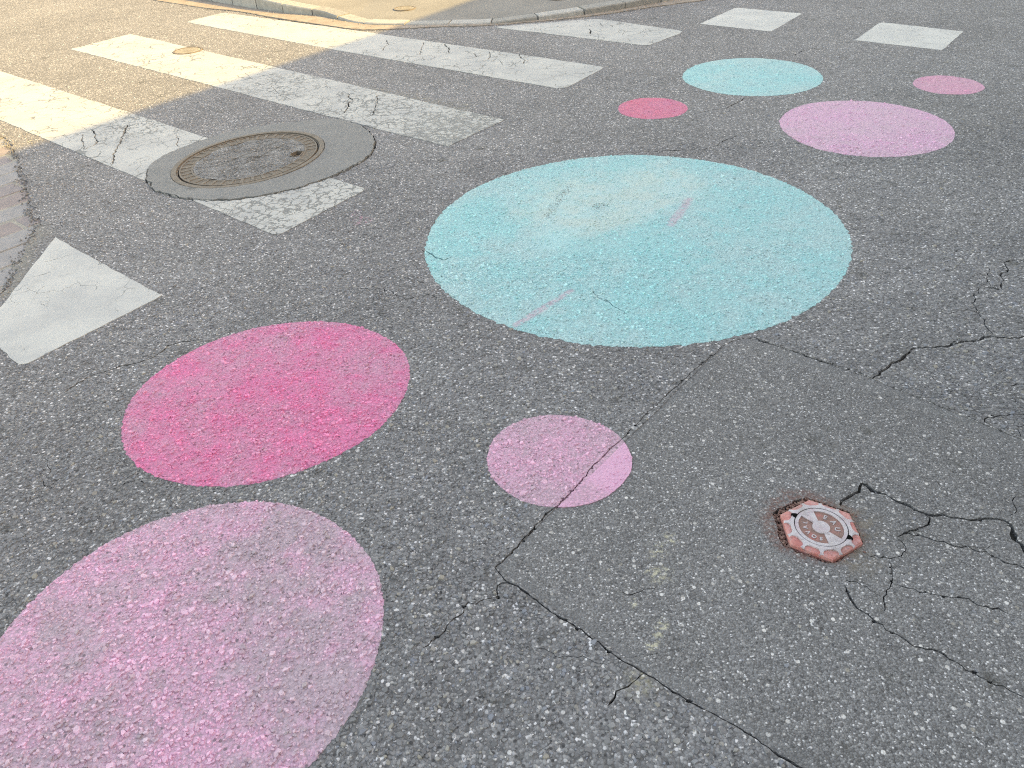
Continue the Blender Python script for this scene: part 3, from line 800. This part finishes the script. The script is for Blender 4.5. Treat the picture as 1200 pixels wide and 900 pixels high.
# ------------------------------------------------------------------ painted discs
LBL = {'cyan': 'largest cyan painted disc, in the middle of the road',
       'pinkBL': 'big lilac pink painted disc nearest the camera, cut by the picture edge',
       'mag': 'magenta painted disc between the white side marking and the lilac disc',
       'small': 'small pale pink painted disc crossed by the edge of the asphalt patch',
       'pinkR': 'pale pink painted disc below the smaller cyan disc, about its size',
       'cyanS': 'smaller cyan painted disc near the two white squares',
       'coral': 'small coral pink painted disc left of the smaller cyan disc',
       'rosefar': 'small rose painted disc on the far right, below a white square'}
CATD = 'painted disc'
for k, m in DISC.items():
    V, l, t, s = sheet(k)
    cl = [(*ELL[k], True)] if k in ('pinkBL', 'mag', 'small', 'cyan') else []
    lift = (.0011, .0038) if k != 'small' else (.0009, .0030)
    v2, l2, t2, tn2 = region_stones(k, clampset=cl, lift=lift)
    Vj, lj, tj, tnj, sj = join((V, l, t, np.zeros(len(t)), np.array(s)), (v2, l2, t2, tn2, np.zeros(len(t2), bool)))
    build('painted_disc', Vj, lj, tj, m, tone=tnj, smooth=sj, label=LBL[k], category=CATD, group='painted dots on the road')

# ------------------------------------------------------------------ white markings
LBW = {'S1': ('crosswalk_stripe', 'white crossing stripe cut by the round manhole and its collar', 'crossing stripe', 'zebra crossing stripes'),
       'S2': ('crosswalk_stripe', 'cracked white crossing stripe with rubbed worn right end, next beyond the manhole', 'crossing stripe', 'zebra crossing stripes'),
       'S3': ('crosswalk_stripe', 'thick white crossing stripe running from the gutter, half in sunshine', 'crossing stripe', 'zebra crossing stripes'),
       'S4': ('crosswalk_stripe', 'short white crossing stripe cut off by the kerb in the shade', 'crossing stripe', 'zebra crossing stripes'),
       'S5': ('square_marking', 'white painted square nearer the kerb, above the smaller cyan disc', 'road marking', 'white squares on the road'),
       'S6': ('square_marking', 'white painted square furthest right, above the rose disc', 'road marking', 'white squares on the road'),
       'S7': ('side_marking', 'smooth white tapered marking beside the brick paving', 'road marking', None)}
for k, (P, m) in STR.items():
    V, l, t, s = sheet(k)
    n, lb, cat, grp = LBW[k]
    if k in ('S5', 'S6'):
        tn = np.zeros(len(t))
    o = build(n, V, l, t, m, smooth=s, label=lb, category=cat)
    if grp: o['group'] = grp

# ------------------------------------------------------------------ manhole: collar, frame, lid
V, l, t, s = sheet('collar')
build('manhole_collar', V, l, t, COLLAR, smooth=s, label='smooth grey asphalt collar with ragged edge round the manhole', category='asphalt collar')
mz = float(zf(*MC)) + HT['collar']
man = empty('manhole_cover', (*MC, mz), MTH, label='round manhole with brown iron rim and asphalt filled lid', category='manhole cover')
man.scale = (MSX, MSY, 1)
p = PB(); p.ring(MR - .026, MR, -.04, .0025, 120); p.ring(MR - .033, MR - .026, -.04, -.006, 120)
p.obj('frame', IRON, man)
p = PB(); p.ring(MR - .040, MR - .0332, -.05, -.018, 96); p.obj('seam', DARKIRON, man)
# lid rim: two thin iron rings with radial ribs between
p = PB()
ro, ri = MR - .0405, MR - .112
p.ring(ro - .008, ro, -.04, .000, 120)
p.ring(ri, ri + .010, -.04, -.0015, 120)
p.ring(ri + .010, ro - .008, -.04, -.0040, 120, m=1)
p.obj('lid_rim', [IRON, RIMDIRT], man)
rib = PB(); w = .0075
rib.prism([(ri + .0102, -w), (ro - .0082, -w * 1.15), (ro - .0082, w * 1.15), (ri + .0102, w)], -.02, -.001)
rib_me = None
nrib = 40
for i in range(nrib):
    a = 2 * math.pi * i / nrib
    if abs((math.degrees(a) + 58 + 180) % 360 - 180) < 13: continue
    if rib_me is None:
        o = rib.obj('rib', IRON, man, rz=a); rib_me = o.data
    else:
        o = bpy.data.objects.new('rib', rib_me); o.rotation_euler.z = a; link(o, man)
# asphalt fill with a lifting pocket
sa = math.radians(-58)
def pol(r, a): return (r * math.cos(a), r * math.sin(a))
slot = [pol(.262 + .0, sa - .13), pol(.298, sa - .11), pol(.300, sa + .11), pol(.262, sa + .16), pol(.236, sa + .05), pol(.238, sa - .06)]
fillp = [pol(ri - .0005 + .002 * math.sin(9 * q), q) for q in np.linspace(0, 2 * np.pi, 90, endpoint=False)]
fp = [Vector(q) for q in fillp] + [Vector(q) for q in ccw(slot)] + [Vector((RNG.uniform(-.3, .3), RNG.uniform(-.3, .3))) for _ in range(260)]
fp = fp[:96] + [q for q in fp[96:] if q.length < ri - .012]
fv, fe, ff, _, _, fo = delaunay_2d_cdt(fp, [], [list(range(90)), list(range(90, 96))], 1, 1e-6, True)
FV = np.array([tuple(q) for q in fv])
keepf = [f for f, ids in zip(ff, fo) if 0 in ids and 1 not in ids]
fz = -.003 + .0035 * np.sin(FV[:, 0] * 31 + 1) * np.sin(FV[:, 1] * 27) + .0015 * np.sin(FV[:, 0] * 70 + FV[:, 1] * 55)
p = PB(); p.v = [(*q, z) for q, z in zip(FV, fz)]; p.f = [list(f) for f in keepf]; p.m = [0] * len(keepf)
def lid_scuff(M, c):
    c = M.mix(.40, c, (.245, .24, .228))
    for a, b in (((-.16, -.10), (.10, .24)), ((-.05, -.16), (.16, .20)), ((-.26, .0), (.10, .02))):
        f = M.mul(M.line((MC[0] + a[0], MC[1] + a[1]), (MC[0] + b[0], MC[1] + b[1]), .003, .014, .03), .55)
        c = M.mix(f, c, (.13, .115, .10))
    return c
LIDMAT = mat_asphalt('lid_asphalt', 1.3, extra=lid_scuff, plain=True)
LIDCHIP = mat_asphalt('lid_stones', 1.4, chips=True, extra=lid_scuff, plain=True)
lid = p.obj('lid_fill', LIDMAT, man, smooth=True)
q = RNG.uniform(-.3, .3, (2600, 2)); q = q[(np.hypot(q[:, 0], q[:, 1]) < ri - .012) & ~pip(slot, q[:, 0], q[:, 1])]
v, l, t, tn = stones(q[:, 0], q[:, 1], RNG.uniform(.002, .0056, len(q)), RNG.uniform(.01, .97, len(q)), np.full(len(q), -.0015), lift=(.0008, .0028))
build('stone_chippings', v, l, t, LIDCHIP, lid, tone=tn, kind='stuff')
p = PB(); n = len(slot); sl = ccw(slot)
for i in range(n):
    a, b = sl[i], sl[(i + 1) % n]
    p.quad((*a, .003), (*a, -.035), (*b, -.035), (*b, .003), m=0)
    a2, b2 = (np.array(a) - (.268 * math.cos(sa), .268 * math.sin(sa))) * 1.16 + (.268 * math.cos(sa), .268 * math.sin(sa)), (np.array(b) - (.268 * math.cos(sa), .268 * math.sin(sa))) * 1.16 + (.268 * math.cos(sa), .268 * math.sin(sa))
    p.quad((*a, .003), (*b, .003), (*b2, .0015), (*a2, .0015), m=0)
p.quad(*[(*a, -.035) for a in sl], m=1)
p.obj('lifting_pocket', [IRON, DARKIRON], man)

# ------------------------------------------------------------------ hexagonal water valve cover
def mat_valve(name, pale, cols):
    M = MT(name, .55, .45)
    c = M.ramp(M.noise(34, 5, .68), [(.32, cols[0]), (.50, cols[1]), (.66, cols[2])])
    w = M.step(M.add(M.mul(M.noise(22, 4, .7), .55), M.mul(M.noise(110, 4, .72), .45)), .48, .58)
    c = M.mix(M.mul(w, pale), c, (.60, .53, .57))
    c = M.mix(M.mul(M.step(M.noise(75, 5, .75), .55, .65), .42), c, (.17, .10, .085))
    c = M.mix(M.mul(M.step(M.noise(14, 3, .6), .52, .70), .35), c, (.26, .215, .19))
    return M.done(c, M.add(M.noise(260, 3, .7), M.mul(M.noise(60, 3, .6), 2.)), .0012)
HOLE_SHADE = simple('key_hole_shade', [(.3, (.004, .004, .004)), (.7, (.012, .011, .011))], 40, .95, .001, spec=.05)
V_RED = mat_valve('salmon_red_paint', .25, ((.62, .19, .175), (.74, .28, .26), (.72, .36, .345)))
V_PALE = mat_valve('worn_pale_metal', .6, ((.60, .45, .51), (.64, .59, .63), (.68, .64, .68)))
V_BROWN = mat_valve('rusty_recess', .05, ((.26, .15, .125), (.36, .20, .17), (.52, .20, .18)))
va = math.radians(26.5)
vz = float(zf(*HEXC)) - .001
valve = empty('valve_cover', (*HEXC, vz), va, label='small red hexagonal water valve cover lettered EAU', category='valve cover')
RH = .1010
hexp = [pol(RH, math.pi / 3 * i) for i in range(6)]
p = PB(); p.prism(hexp, -.03, .0105, 0, .005)
p.obj('base_plate', V_RED, valve)
# raised pale collar with twelve ribs running to the rim
p = PB(); p.ring(.0655, .0740, .008, .0150, 72)
p.obj('raised_ring', V_PALE, valve)
for i in range(12):
    a = math.pi / 6 * i + math.pi / 12
    m6 = (a % (math.pi / 3)) - math.pi / 6
    re = RH * math.cos(math.pi / 6) / math.cos(m6) - .0012
    rb = PB(); c_, s_ = math.cos(a), math.sin(a)
    tr = lambda r, w, z: (r * c_ - w * s_, r * s_ + w * c_, z)
    prof = [(.0735, .0125, .0147), (.0765, .0070, .0143), (.0800, .0042, .0134), ((.080 + re) / 2, .0034, .0122), (re - .003, .0040, .0112), (re, .0052, .0096)]
    for (r0, w0, z0), (r1, w1, z1) in zip(prof[:-1], prof[1:]):
        rb.quad(tr(r0, -w0, z0), tr(r1, -w1, z1), tr(r1, w1, z1), tr(r0, w0, z0))
        rb.quad(tr(r0, -w0, .004), tr(r1, -w1, .004), tr(r1, -w1, z1), tr(r0, -w0, z0))
        rb.quad(tr(r1, w1, .004), tr(r0, w0, .004), tr(r0, w0, z0), tr(r1, w1, z1))
    rb.quad(tr(re, -.0052, .004), tr(re, .0052, .004), tr(re, .0052, .0096), tr(re, -.0052, .0096))
    rb.obj('rib', V_PALE, valve)
p = PB(); p.ring(.0632, .0655, -.002, .0108, 72); p.obj('groove', DARKIRON, valve)
# lid: pale ring, two pale wedges and hub over a recessed floor
lidv = PB(); lidv.ring(.0, .0632, -.002, .0112, 72)
lid_o = lidv.obj('lid', V_BROWN, valve)
p = PB(); p.ring(.0545, .0631, .006, .0143, 72); p.obj('lid_ring', V_PALE, lid_o)
p = PB(); p.ring(.0, .0210, .006, .0146, 40); p.obj('hub', V_PALE, lid_o)
wa = math.radians(110) - va
for k in (0, 1):
    a = wa + k * math.pi
    p = PB(); p.ring(.018, .0548, .006, .0139, 10, a0=a - .34, a1=a + .34, caps=True); p.obj('wedge', V_PALE, lid_o)
# key holes: solid black blocks, the dark of a hole put into the colour
for a in (math.radians(140) - va, math.radians(-36) - va):
    p = PB(); c_, s_ = math.cos(a), math.sin(a)
    tr = lambda r, w: (r * c_ - w * s_, r * s_ + w * c_)
    p.prism([tr(.0630, -.0085), tr(.0705, -.0070), tr(.0775, -.0012), tr(.0775, .0012), tr(.0705, .0070), tr(.0630, .0085)], .006, .01535)
    p.obj('key_hole_block', HOLE_SHADE, valve)
# reddish grit packed into the joint round the plate
an = RNG.uniform(0, 2 * np.pi, 900); hexr = .101 * math.cos(math.pi / 6) / np.cos((an % (math.pi / 3)) - math.pi / 6) + RNG.uniform(-.001, .019, 900)
gx_, gy_ = hexr * np.cos(an), hexr * np.sin(an)
v, l, t, tn = stones(gx_, gy_, RNG.uniform(.0018, .0052, 900), RNG.uniform(.01, .9, 900), np.full(900, -.0060) + RNG.uniform(-.004, .003, 900), lift=(.001, .004))
RGRIT = simple('reddish_grit', [(.3, (.16, .090, .075)), (.5, (.29, .165, .14)), (.7, (.38, .28, .24))], 60, .95, .001)
build('packed_grit', v, l, t, RGRIT, valve, tone=tn, kind='stuff')
# cast letters
def letter(ch, r, ang, size, parent):
    cu = bpy.data.curves.new('lettering', 'FONT'); cu.body = ch; cu.size = size; cu.extrude = .0012; cu.align_x = 'CENTER'; cu.align_y = 'CENTER'; cu.offset = .0003
    tmp = bpy.data.objects.new('lettering', cu); COL.objects.link(tmp)
    bpy.context.view_layer.update()
    me = bpy.data.meshes.new_from_object(tmp.evaluated_get(bpy.context.evaluated_depsgraph_get()))
    bpy.data.objects.remove(tmp)
    me.materials.clear(); me.materials.append(V_PALE)
    o = bpy.data.objects.new('letter', me); o.location = (*pol(r, ang), .0120); o.rotation_euler.z = ang - math.pi / 2
    link(o, parent)
mid = wa - math.pi / 2
for ch, da in zip('EAU', (.62, .0, -.60)): letter(ch, .0385, mid + da, .0185, lid_o)
mid = wa + math.pi / 2
for ch, da in zip('SOVAL', (.88, .44, 0, -.44, -.88)): letter(ch, .0385, mid + da, .0150, lid_o)

# ------------------------------------------------------------------ small round covers
def small_cover(loc, r, label, cup):
    o = empty('access_cover', loc, label=label, category='access cover')
    a = PB(); a.ring(r - .014, r, -.03, .004, 40); a.obj('frame', IRON, o)
    b = PB(); b.ring(0, r - .017, -.03, .0012, 40)
    b.obj('lid', cup, o)
    for k in range(-2, 3):
        h = (r - .03) * math.sqrt(max(0, 1 - (k / 2.6) ** 2))
        c = PB(); c.prism([(-h, k * r * .3 - .006), (h, k * r * .3 - .006), (h, k * r * .3 + .006), (-h, k * r * .3 + .006)], 0, .0038, 0)
        c.obj('tread_bar', cup, o)
small_cover((*SMC, .0030), .120, 'small round iron cover set in a sunlit crossing stripe', COVERL)

# ------------------------------------------------------------------ far pavement: gutter, kerb stones, pavement
def smooth_line(P, step, it=6):
    R = resample(P, step)
    for _ in range(it): R[1:-1] = (R[:-2] + 2 * R[1:-1] + R[2:]) / 4
    return R
KIN = [(-9.0, 14.50), (-4.6, 10.60), (-3.25, 9.43)] + gutter_in[1:] + [(2.6, 8.13), (3.5, 8.75), (5.0, 10.2), (12, 18.2)]
KOUT = [(-9.2, 14.30), (-4.8, 10.42), (-3.43, 9.24)] + gutter_out[1:-1] + [(1.98, 7.70), (2.72, 7.95), (3.66, 8.60), (5.16, 10.05), (12.2, 18.0)]
kin = smooth_line(KIN, .05); kout = smooth_line(KOUT, .05)
def kerb_h(x):
    return np.interp(x, [-9, -3.2, -2.4, -1.75, -1.25, -.1, .3, .7, 1.3, 2.5, 12], [.14, .135, .115, .065, .018, .016, .035, .048, .060, .08, .10])
def nrm(L):
    T = np.gradient(L, axis=0); T /= np.linalg.norm(T, axis=1)[:, None]
    return np.c_[-T[:, 1], T[:, 0]]
# gutter strip
ko = resample(kout, .05); n = max(len(ko), len(kin))
tt = np.linspace(0, 1, 420)
def at(L, t):
    d = np.r_[0, np.cumsum(np.linalg.norm(np.diff(L, axis=0), axis=1))]; d /= d[-1]
    return np.c_[np.interp(t, d, L[:, 0]), np.interp(t, d, L[:, 1])]
# pair both lines by x so that the strip keeps its width
xs = np.linspace(-8.9, 11.8, 600)
gi = np.c_[xs, np.interp(xs, kin[:, 0], kin[:, 1])]; go = np.c_[xs, np.interp(xs, kout[:, 0], kout[:, 1])]
gg = np.random.default_rng(3)
go[:, 1] = np.minimum(go[:, 1], gi[:, 1] - .02) + gg.normal(0, .006, len(xs))
p = PB()
for i in range(len(xs) - 1):
    a, b, c, d = go[i], go[i + 1], gi[i + 1], gi[i]
    p.quad((*a, .0065), (*b, .0065), (*(c + (0, .08)), .0065), (*(d + (0, .08)), .0065))
    p.quad((*a, -.01), (*b, -.01), (*b, .0065), (*a, .0065))
p.obj('gutter', GUTTER, kind='structure')
# kerb stones, each its own piece
kerb = empty('kerb', (0, 7.4, 0), kind='structure')
kd = np.r_[0, np.cumsum(np.linalg.norm(np.diff(kin, axis=0), axis=1))]; NK = nrm(kin)
KW = .15
s0 = 0.0; gk = np.random.default_rng(9)
KBACK = []
while s0 < kd[-1] - .6:
    L = gk.uniform(.38, .44) if 4.5 < s0 < 16 else .95
    sg = np.linspace(s0 + .007, s0 + L - .007, 5)
    F = np.c_[np.interp(sg, kd, kin[:, 0]), np.interp(sg, kd, kin[:, 1])]
    Nn = np.c_[np.interp(sg, kd, NK[:, 0]), np.interp(sg, kd, NK[:, 1])]
    h = kerb_h(F[:, 0]) + gk.normal(0, .002)
    off = gk.normal(0, .003); bv = .009
    q = PB()
    sec = []
    for f, nn, hh in zip(F, Nn, h):
        f = f + nn * off
        sec.append([(*f, -.03), (*(f + nn * .002), hh - bv), (*(f + nn * (.002 + bv)), hh), (*(f + nn * (KW - bv)), hh), (*(f + nn * KW), hh - bv), (*(f + nn * KW), -.03)])
    for A, B in zip(sec[:-1], sec[1:]):
        for k in range(5): q.quad(A[k], B[k], B[k + 1], A[k + 1])
    q.quad(*sec[0][::1]); q.quad(*sec[-1][::-1])
    o = q.obj('kerb_stone', GRAN3[gk.integers(0, 3)])
    o.parent = kerb; o.matrix_parent_inverse = Matrix.Translation((0, -7.4, 0))
    s0 += L
# pavement behind the kerb
bk = kin + NK * (KW + .004)
hh = kerb_h(bk[:, 0]) - .003
p = PB()
offs = [0, .15, .45, 1.2, 3.0]
cen = np.array([0.5, 22.0])
def pv(i, k):
    b = bk[i]; d = cen - b; L = np.linalg.norm(d); o_ = offs[k]
    z = hh[i] + (.10 - hh[i]) * min(1, o_ / 2.6) if k else hh[i]
    q = b + d / L * o_
    return (*q, z)
for i in range(len(bk) - 1):
    for k in range(len(offs) - 1):
        p.quad(pv(i, k), pv(i + 1, k), pv(i + 1, k + 1), pv(i, k + 1))
    a, b = pv(i, 4), pv(i + 1, 4)
    p.quad(a, b, (*cen, .1))
    p.quad((*bk[i], -.03), (*bk[i + 1], -.03), (*bk[i + 1], hh[i + 1]), (*bk[i], hh[i]))
p.obj('pavement', PAVE, smooth=True, kind='structure')
def pave_z(x, y):
    q = np.array([x, y]); d = np.linalg.norm(bk - q, axis=1); i = int(d.argmin())
    return hh[i] + (.10 - hh[i]) * min(1, d[i] / 2.6)
small_cover((-.80, 8.02, pave_z(-.80, 8.02) + .002), .105, 'small round cover in the sunlit part of the far pavement', COVERL)
small_cover((.66, 7.93, pave_z(.66, 7.93) + .002), .095, 'small dark round cover in the shaded far pavement near the kerb', DARKIRON)

# ------------------------------------------------------------------ brick paving at the left edge
p = PB(); p.quad(*[(x, y, -.0088) for x, y in ((-2.0, 2.2), (-2.0, 3.9), (-2.9, 5.4), (-3.6, 6.2), (-5.6, 6.0), (-5.6, 3.0), (-3.0, 1.8))])
bp = p.obj('brick_paving', SAND, kind='structure', label='strip of mauve and grey brick pavers at the left edge')
ba = math.radians(50); bu = np.array([math.cos(ba), math.sin(ba)]); bv_ = np.array([math.sin(ba), -math.cos(ba)])
BL, BW = .46, .152
brick_me = {}
gb = np.random.default_rng(17)
for r in range(-14, 15):
    for c in range(-8, 9):
        cpos = np.array([-2.75, 3.9]) + bv_ * (r * (BW + .020)) + bu * (c * (BL + .012) + (r % 2) * BL * .5)
        x, y = cpos
        if not pip(BRICKP, np.array([x]), np.array([y]))[0]:
            cs = [cpos + bu * sx * BL * .5 + bv_ * sy * BW * .5 for sx in (-1, 1) for sy in (-1, 1)]
            if not pip(BRICKP, np.array([q[0] for q in cs]), np.array([q[1] for q in cs])).any(): continue
        if x < -4.4 or y > 5.9: continue
        mi = gb.choice(3); 
        if mi not in brick_me:
            q = PB(); q.prism([(-BL / 2, -BW / 2), (BL / 2, -BW / 2), (BL / 2, BW / 2), (-BL / 2, BW / 2)], -.05, 0, 0, .006)
            o = q.obj('brick', BRICKM[mi]); brick_me[mi] = o.data; COL.objects.unlink(o); bpy.data.objects.remove(o)
        o = bpy.data.objects.new('brick', brick_me[mi])
        o.location = (x, y, float(zf(x, y)) - .0065 + gb.normal(0, .0012)); o.rotation_euler = (gb.normal(0, .006), gb.normal(0, .006), ba + gb.normal(0, .008))
        link(o, bp)
# grit lying in the gutter
x_ = RNG.uniform(-3.3, 2.2, 260); y_ = np.interp(x_, kin[:, 0], kin[:, 1]) - np.abs(RNG.normal(0, .05, 260)) - .004
v, l, t, tn = stones(x_, y_, RNG.uniform(.003, .008, 260), RNG.uniform(.3, .95, 260), np.full(260, .0065), lift=(.002, .005))
GRIT2 = mat_asphalt('gutter_grit', 1.5, chips=True, plain=True)
build('gutter_grit', v, l, t, GRIT2, tone=tn, kind='stuff', label='loose grit lying in the gutter below the kerb', category='grit')
# grit and moss crumbs along the broken edge
e = resample(brick_edge + [(-2.07, 2.75)], .002)
k = RNG.integers(0, len(e), 520); q = e[k] + RNG.normal(0, .016, (520, 2))
v, l, t, tn = stones(q[:, 0], q[:, 1], RNG.uniform(.0025, .0062, 520), RNG.uniform(.01, .95, 520), zf(q[:, 0], q[:, 1]) - .003, lift=(.002, .007))
GRIT = mat_asphalt('edge_grit', 1.2, chips=True)
build('edge_grit', v, l, t, GRIT, tone=tn, kind='stuff', label='loose grit along the broken asphalt edge beside the bricks', category='grit')

# ------------------------------------------------------------------ the house behind the camera whose eave throws the shade
EAVE_D = 9.6
P0 = np.array([-1.5, 6.5])
BH = EAVE_D * math.tan(SUN_EL) / math.cos(SUN_SKEW)
PLASTER = simple('cream_render', [(.3, (.46, .43, .37)), (.7, (.56, .52, .45))], 3, .9, .002)
ROOFM = simple('clay_roof_tile', [(.3, (.22, .11, .08)), (.7, (.34, .18, .13))], 12, .85, .003)
STONEM = simple('limestone_trim', [(.3, (.44, .42, .38)), (.7, (.54, .52, .47))], 9, .85, .002)
WOODM = simple('grey_painted_wood', [(.3, (.26, .29, .30)), (.7, (.34, .37, .38))], 15, .6, .001)
GL = MT('window_glass', .08, .6); GLASS = GL.done((.05, .06, .07))
house = empty('house', (*(P0 + EN * EAVE_D), 0), EAVE_ANG, label='cream rendered house with clay roof behind the camera', category='house')
# local frame: x along the street front, y = away from the wall into the street is +y? (EN is local -y)
W0, W1, DEP = -22.0, 32.0, 11.0
y0 = -.45                                                   # wall face, set back behind the eave
ops = []
for f in range(2):
    zb, zt = (.0 if f == 0 else .9 + f * 3.0), (2.4 if f == 0 else 2.7 + f * 3.0)
    for i in range(18):
        xc = W0 + 1.5 + i * 3.0
        ops.append((xc - .5, xc + .5, zb if (f == 0 and i % 3 == 1) else (.9 + f * 3.0), zt, f == 0 and i % 3 == 1))
wl = PB()
xsb = sorted({W0, W1} | {v for o_ in ops for v in o_[:2]}); zsb = sorted({0.0, BH - .3} | {v for o_ in ops for v in o_[2:4]})
for xa, xb in zip(xsb[:-1], xsb[1:]):
    for za, zb in zip(zsb[:-1], zsb[1:]):
        xm, zm = (xa + xb) / 2, (za + zb) / 2
        if any(o_[0] < xm < o_[1] and o_[2] < zm < o_[3] for o_ in ops): continue
        wl.quad((xa, y0, za), (xa, y0, zb), (xb, y0, zb), (xb, y0, za))
for xa, xb, za, zb, dr in ops:
    yi = y0 - .22
    wl.quad((xa, y0, za), (xa, yi, za), (xa, yi, zb), (xa, y0, zb)); wl.quad((xb, y0, zb), (xb, yi, zb), (xb, yi, za), (xb, y0, za))
    wl.quad((xa, y0, zb), (xa, yi, zb), (xb, yi, zb), (xb, y0, zb)); wl.quad((xb, y0, za), (xb, yi, za), (xa, yi, za), (xa, y0, za))
wl.quad((W0, y0, 0), (W0, -DEP, 0), (W0, -DEP, BH - .3), (W0, y0, BH - .3)); wl.quad((W1, y0, BH - .3), (W1, -DEP, BH - .3), (W1, -DEP, 0), (W1, y0, 0))
wl.quad((W0, -DEP, 0), (W1, -DEP, 0), (W1, -DEP, BH - .3), (W0, -DEP, BH - .3))
wl.obj('wall', PLASTER, house)
def box(pb, x0, x1, y0_, y1, z0, z1):
    pb.prism([(x0, y0_), (x1, y0_), (x1, y1), (x0, y1)], z0, z1, bottom=True)
shared = {}
for xa, xb, za, zb, dr in ops:
    yi = y0 - .18; hgt = zb - za
    key = (round(hgt, 2), dr)
    if key not in shared:
        f = PB()
        for a in ((-.5, -.42), (.42, .5), (-.035, .035)): box(f, a[0], a[1], -.03, .03, 0, hgt)
        for a in ((0, .08), (hgt - .08, hgt)): box(f, -.42, .42, -.028, .028, *a)
        fo_ = f.obj('window_frame', WOODM); gl = PB()
        if dr: box(gl, -.41, .41, -.02, .02, .03, hgt - .05)
        else: box(gl, -.41, .41, -.008, .008, .03, hgt - .05)
        go_ = gl.obj('pane', WOODM if dr else GLASS); si = PB(); box(si, -.6, .6, .0, .32, -.1, -.003); so_ = si.obj('sill', STONEM)
        shared[key] = (fo_.data, go_.data, so_.data)
        for q in (fo_, go_, so_): bpy.data.objects.remove(q)
    d = shared[key]
    w = bpy.data.objects.new('door' if dr else 'window', d[0]); w.location = ((xa + xb) / 2, yi, za); link(w, house)
    gq = bpy.data.objects.new('panel' if dr else 'pane', d[1]); link(gq, w)
    if not dr:
        sq = bpy.data.objects.new('sill', d[2]); link(sq, w)
r = PB(); rz = BH + 2.1
r.quad((W0 - .4, 0, BH), (W1 + .4, 0, BH), (W1 + .4, -DEP / 2, rz), (W0 - .4, -DEP / 2, rz))
r.quad((W1 + .4, -DEP - .4, BH), (W0 - .4, -DEP - .4, BH), (W0 - .4, -DEP / 2, rz), (W1 + .4, -DEP / 2, rz))
r.quad((W0 - .4, 0, BH), (W0 - .4, -DEP / 2, rz), (W0 - .4, -DEP - .4, BH)); r.quad((W1 + .4, 0, BH), (W1 + .4, -DEP - .4, BH), (W1 + .4, -DEP / 2, rz))
r.quad((W0 - .4, 0, BH - .02), (W0 - .4, -DEP - .4, BH - .02), (W1 + .4, -DEP - .4, BH - .02), (W1 + .4, 0, BH - .02))
r.quad((W0 - .4, 0, BH - .02), (W1 + .4, 0, BH - .02), (W1 + .4, 0, BH), (W0 - .4, 0, BH))
r.obj('roof', ROOFM, house)
c = PB(); box(c, W0, W1, y0, -.02, BH - .30, BH - .025); c.obj('cornice', STONEM, house)
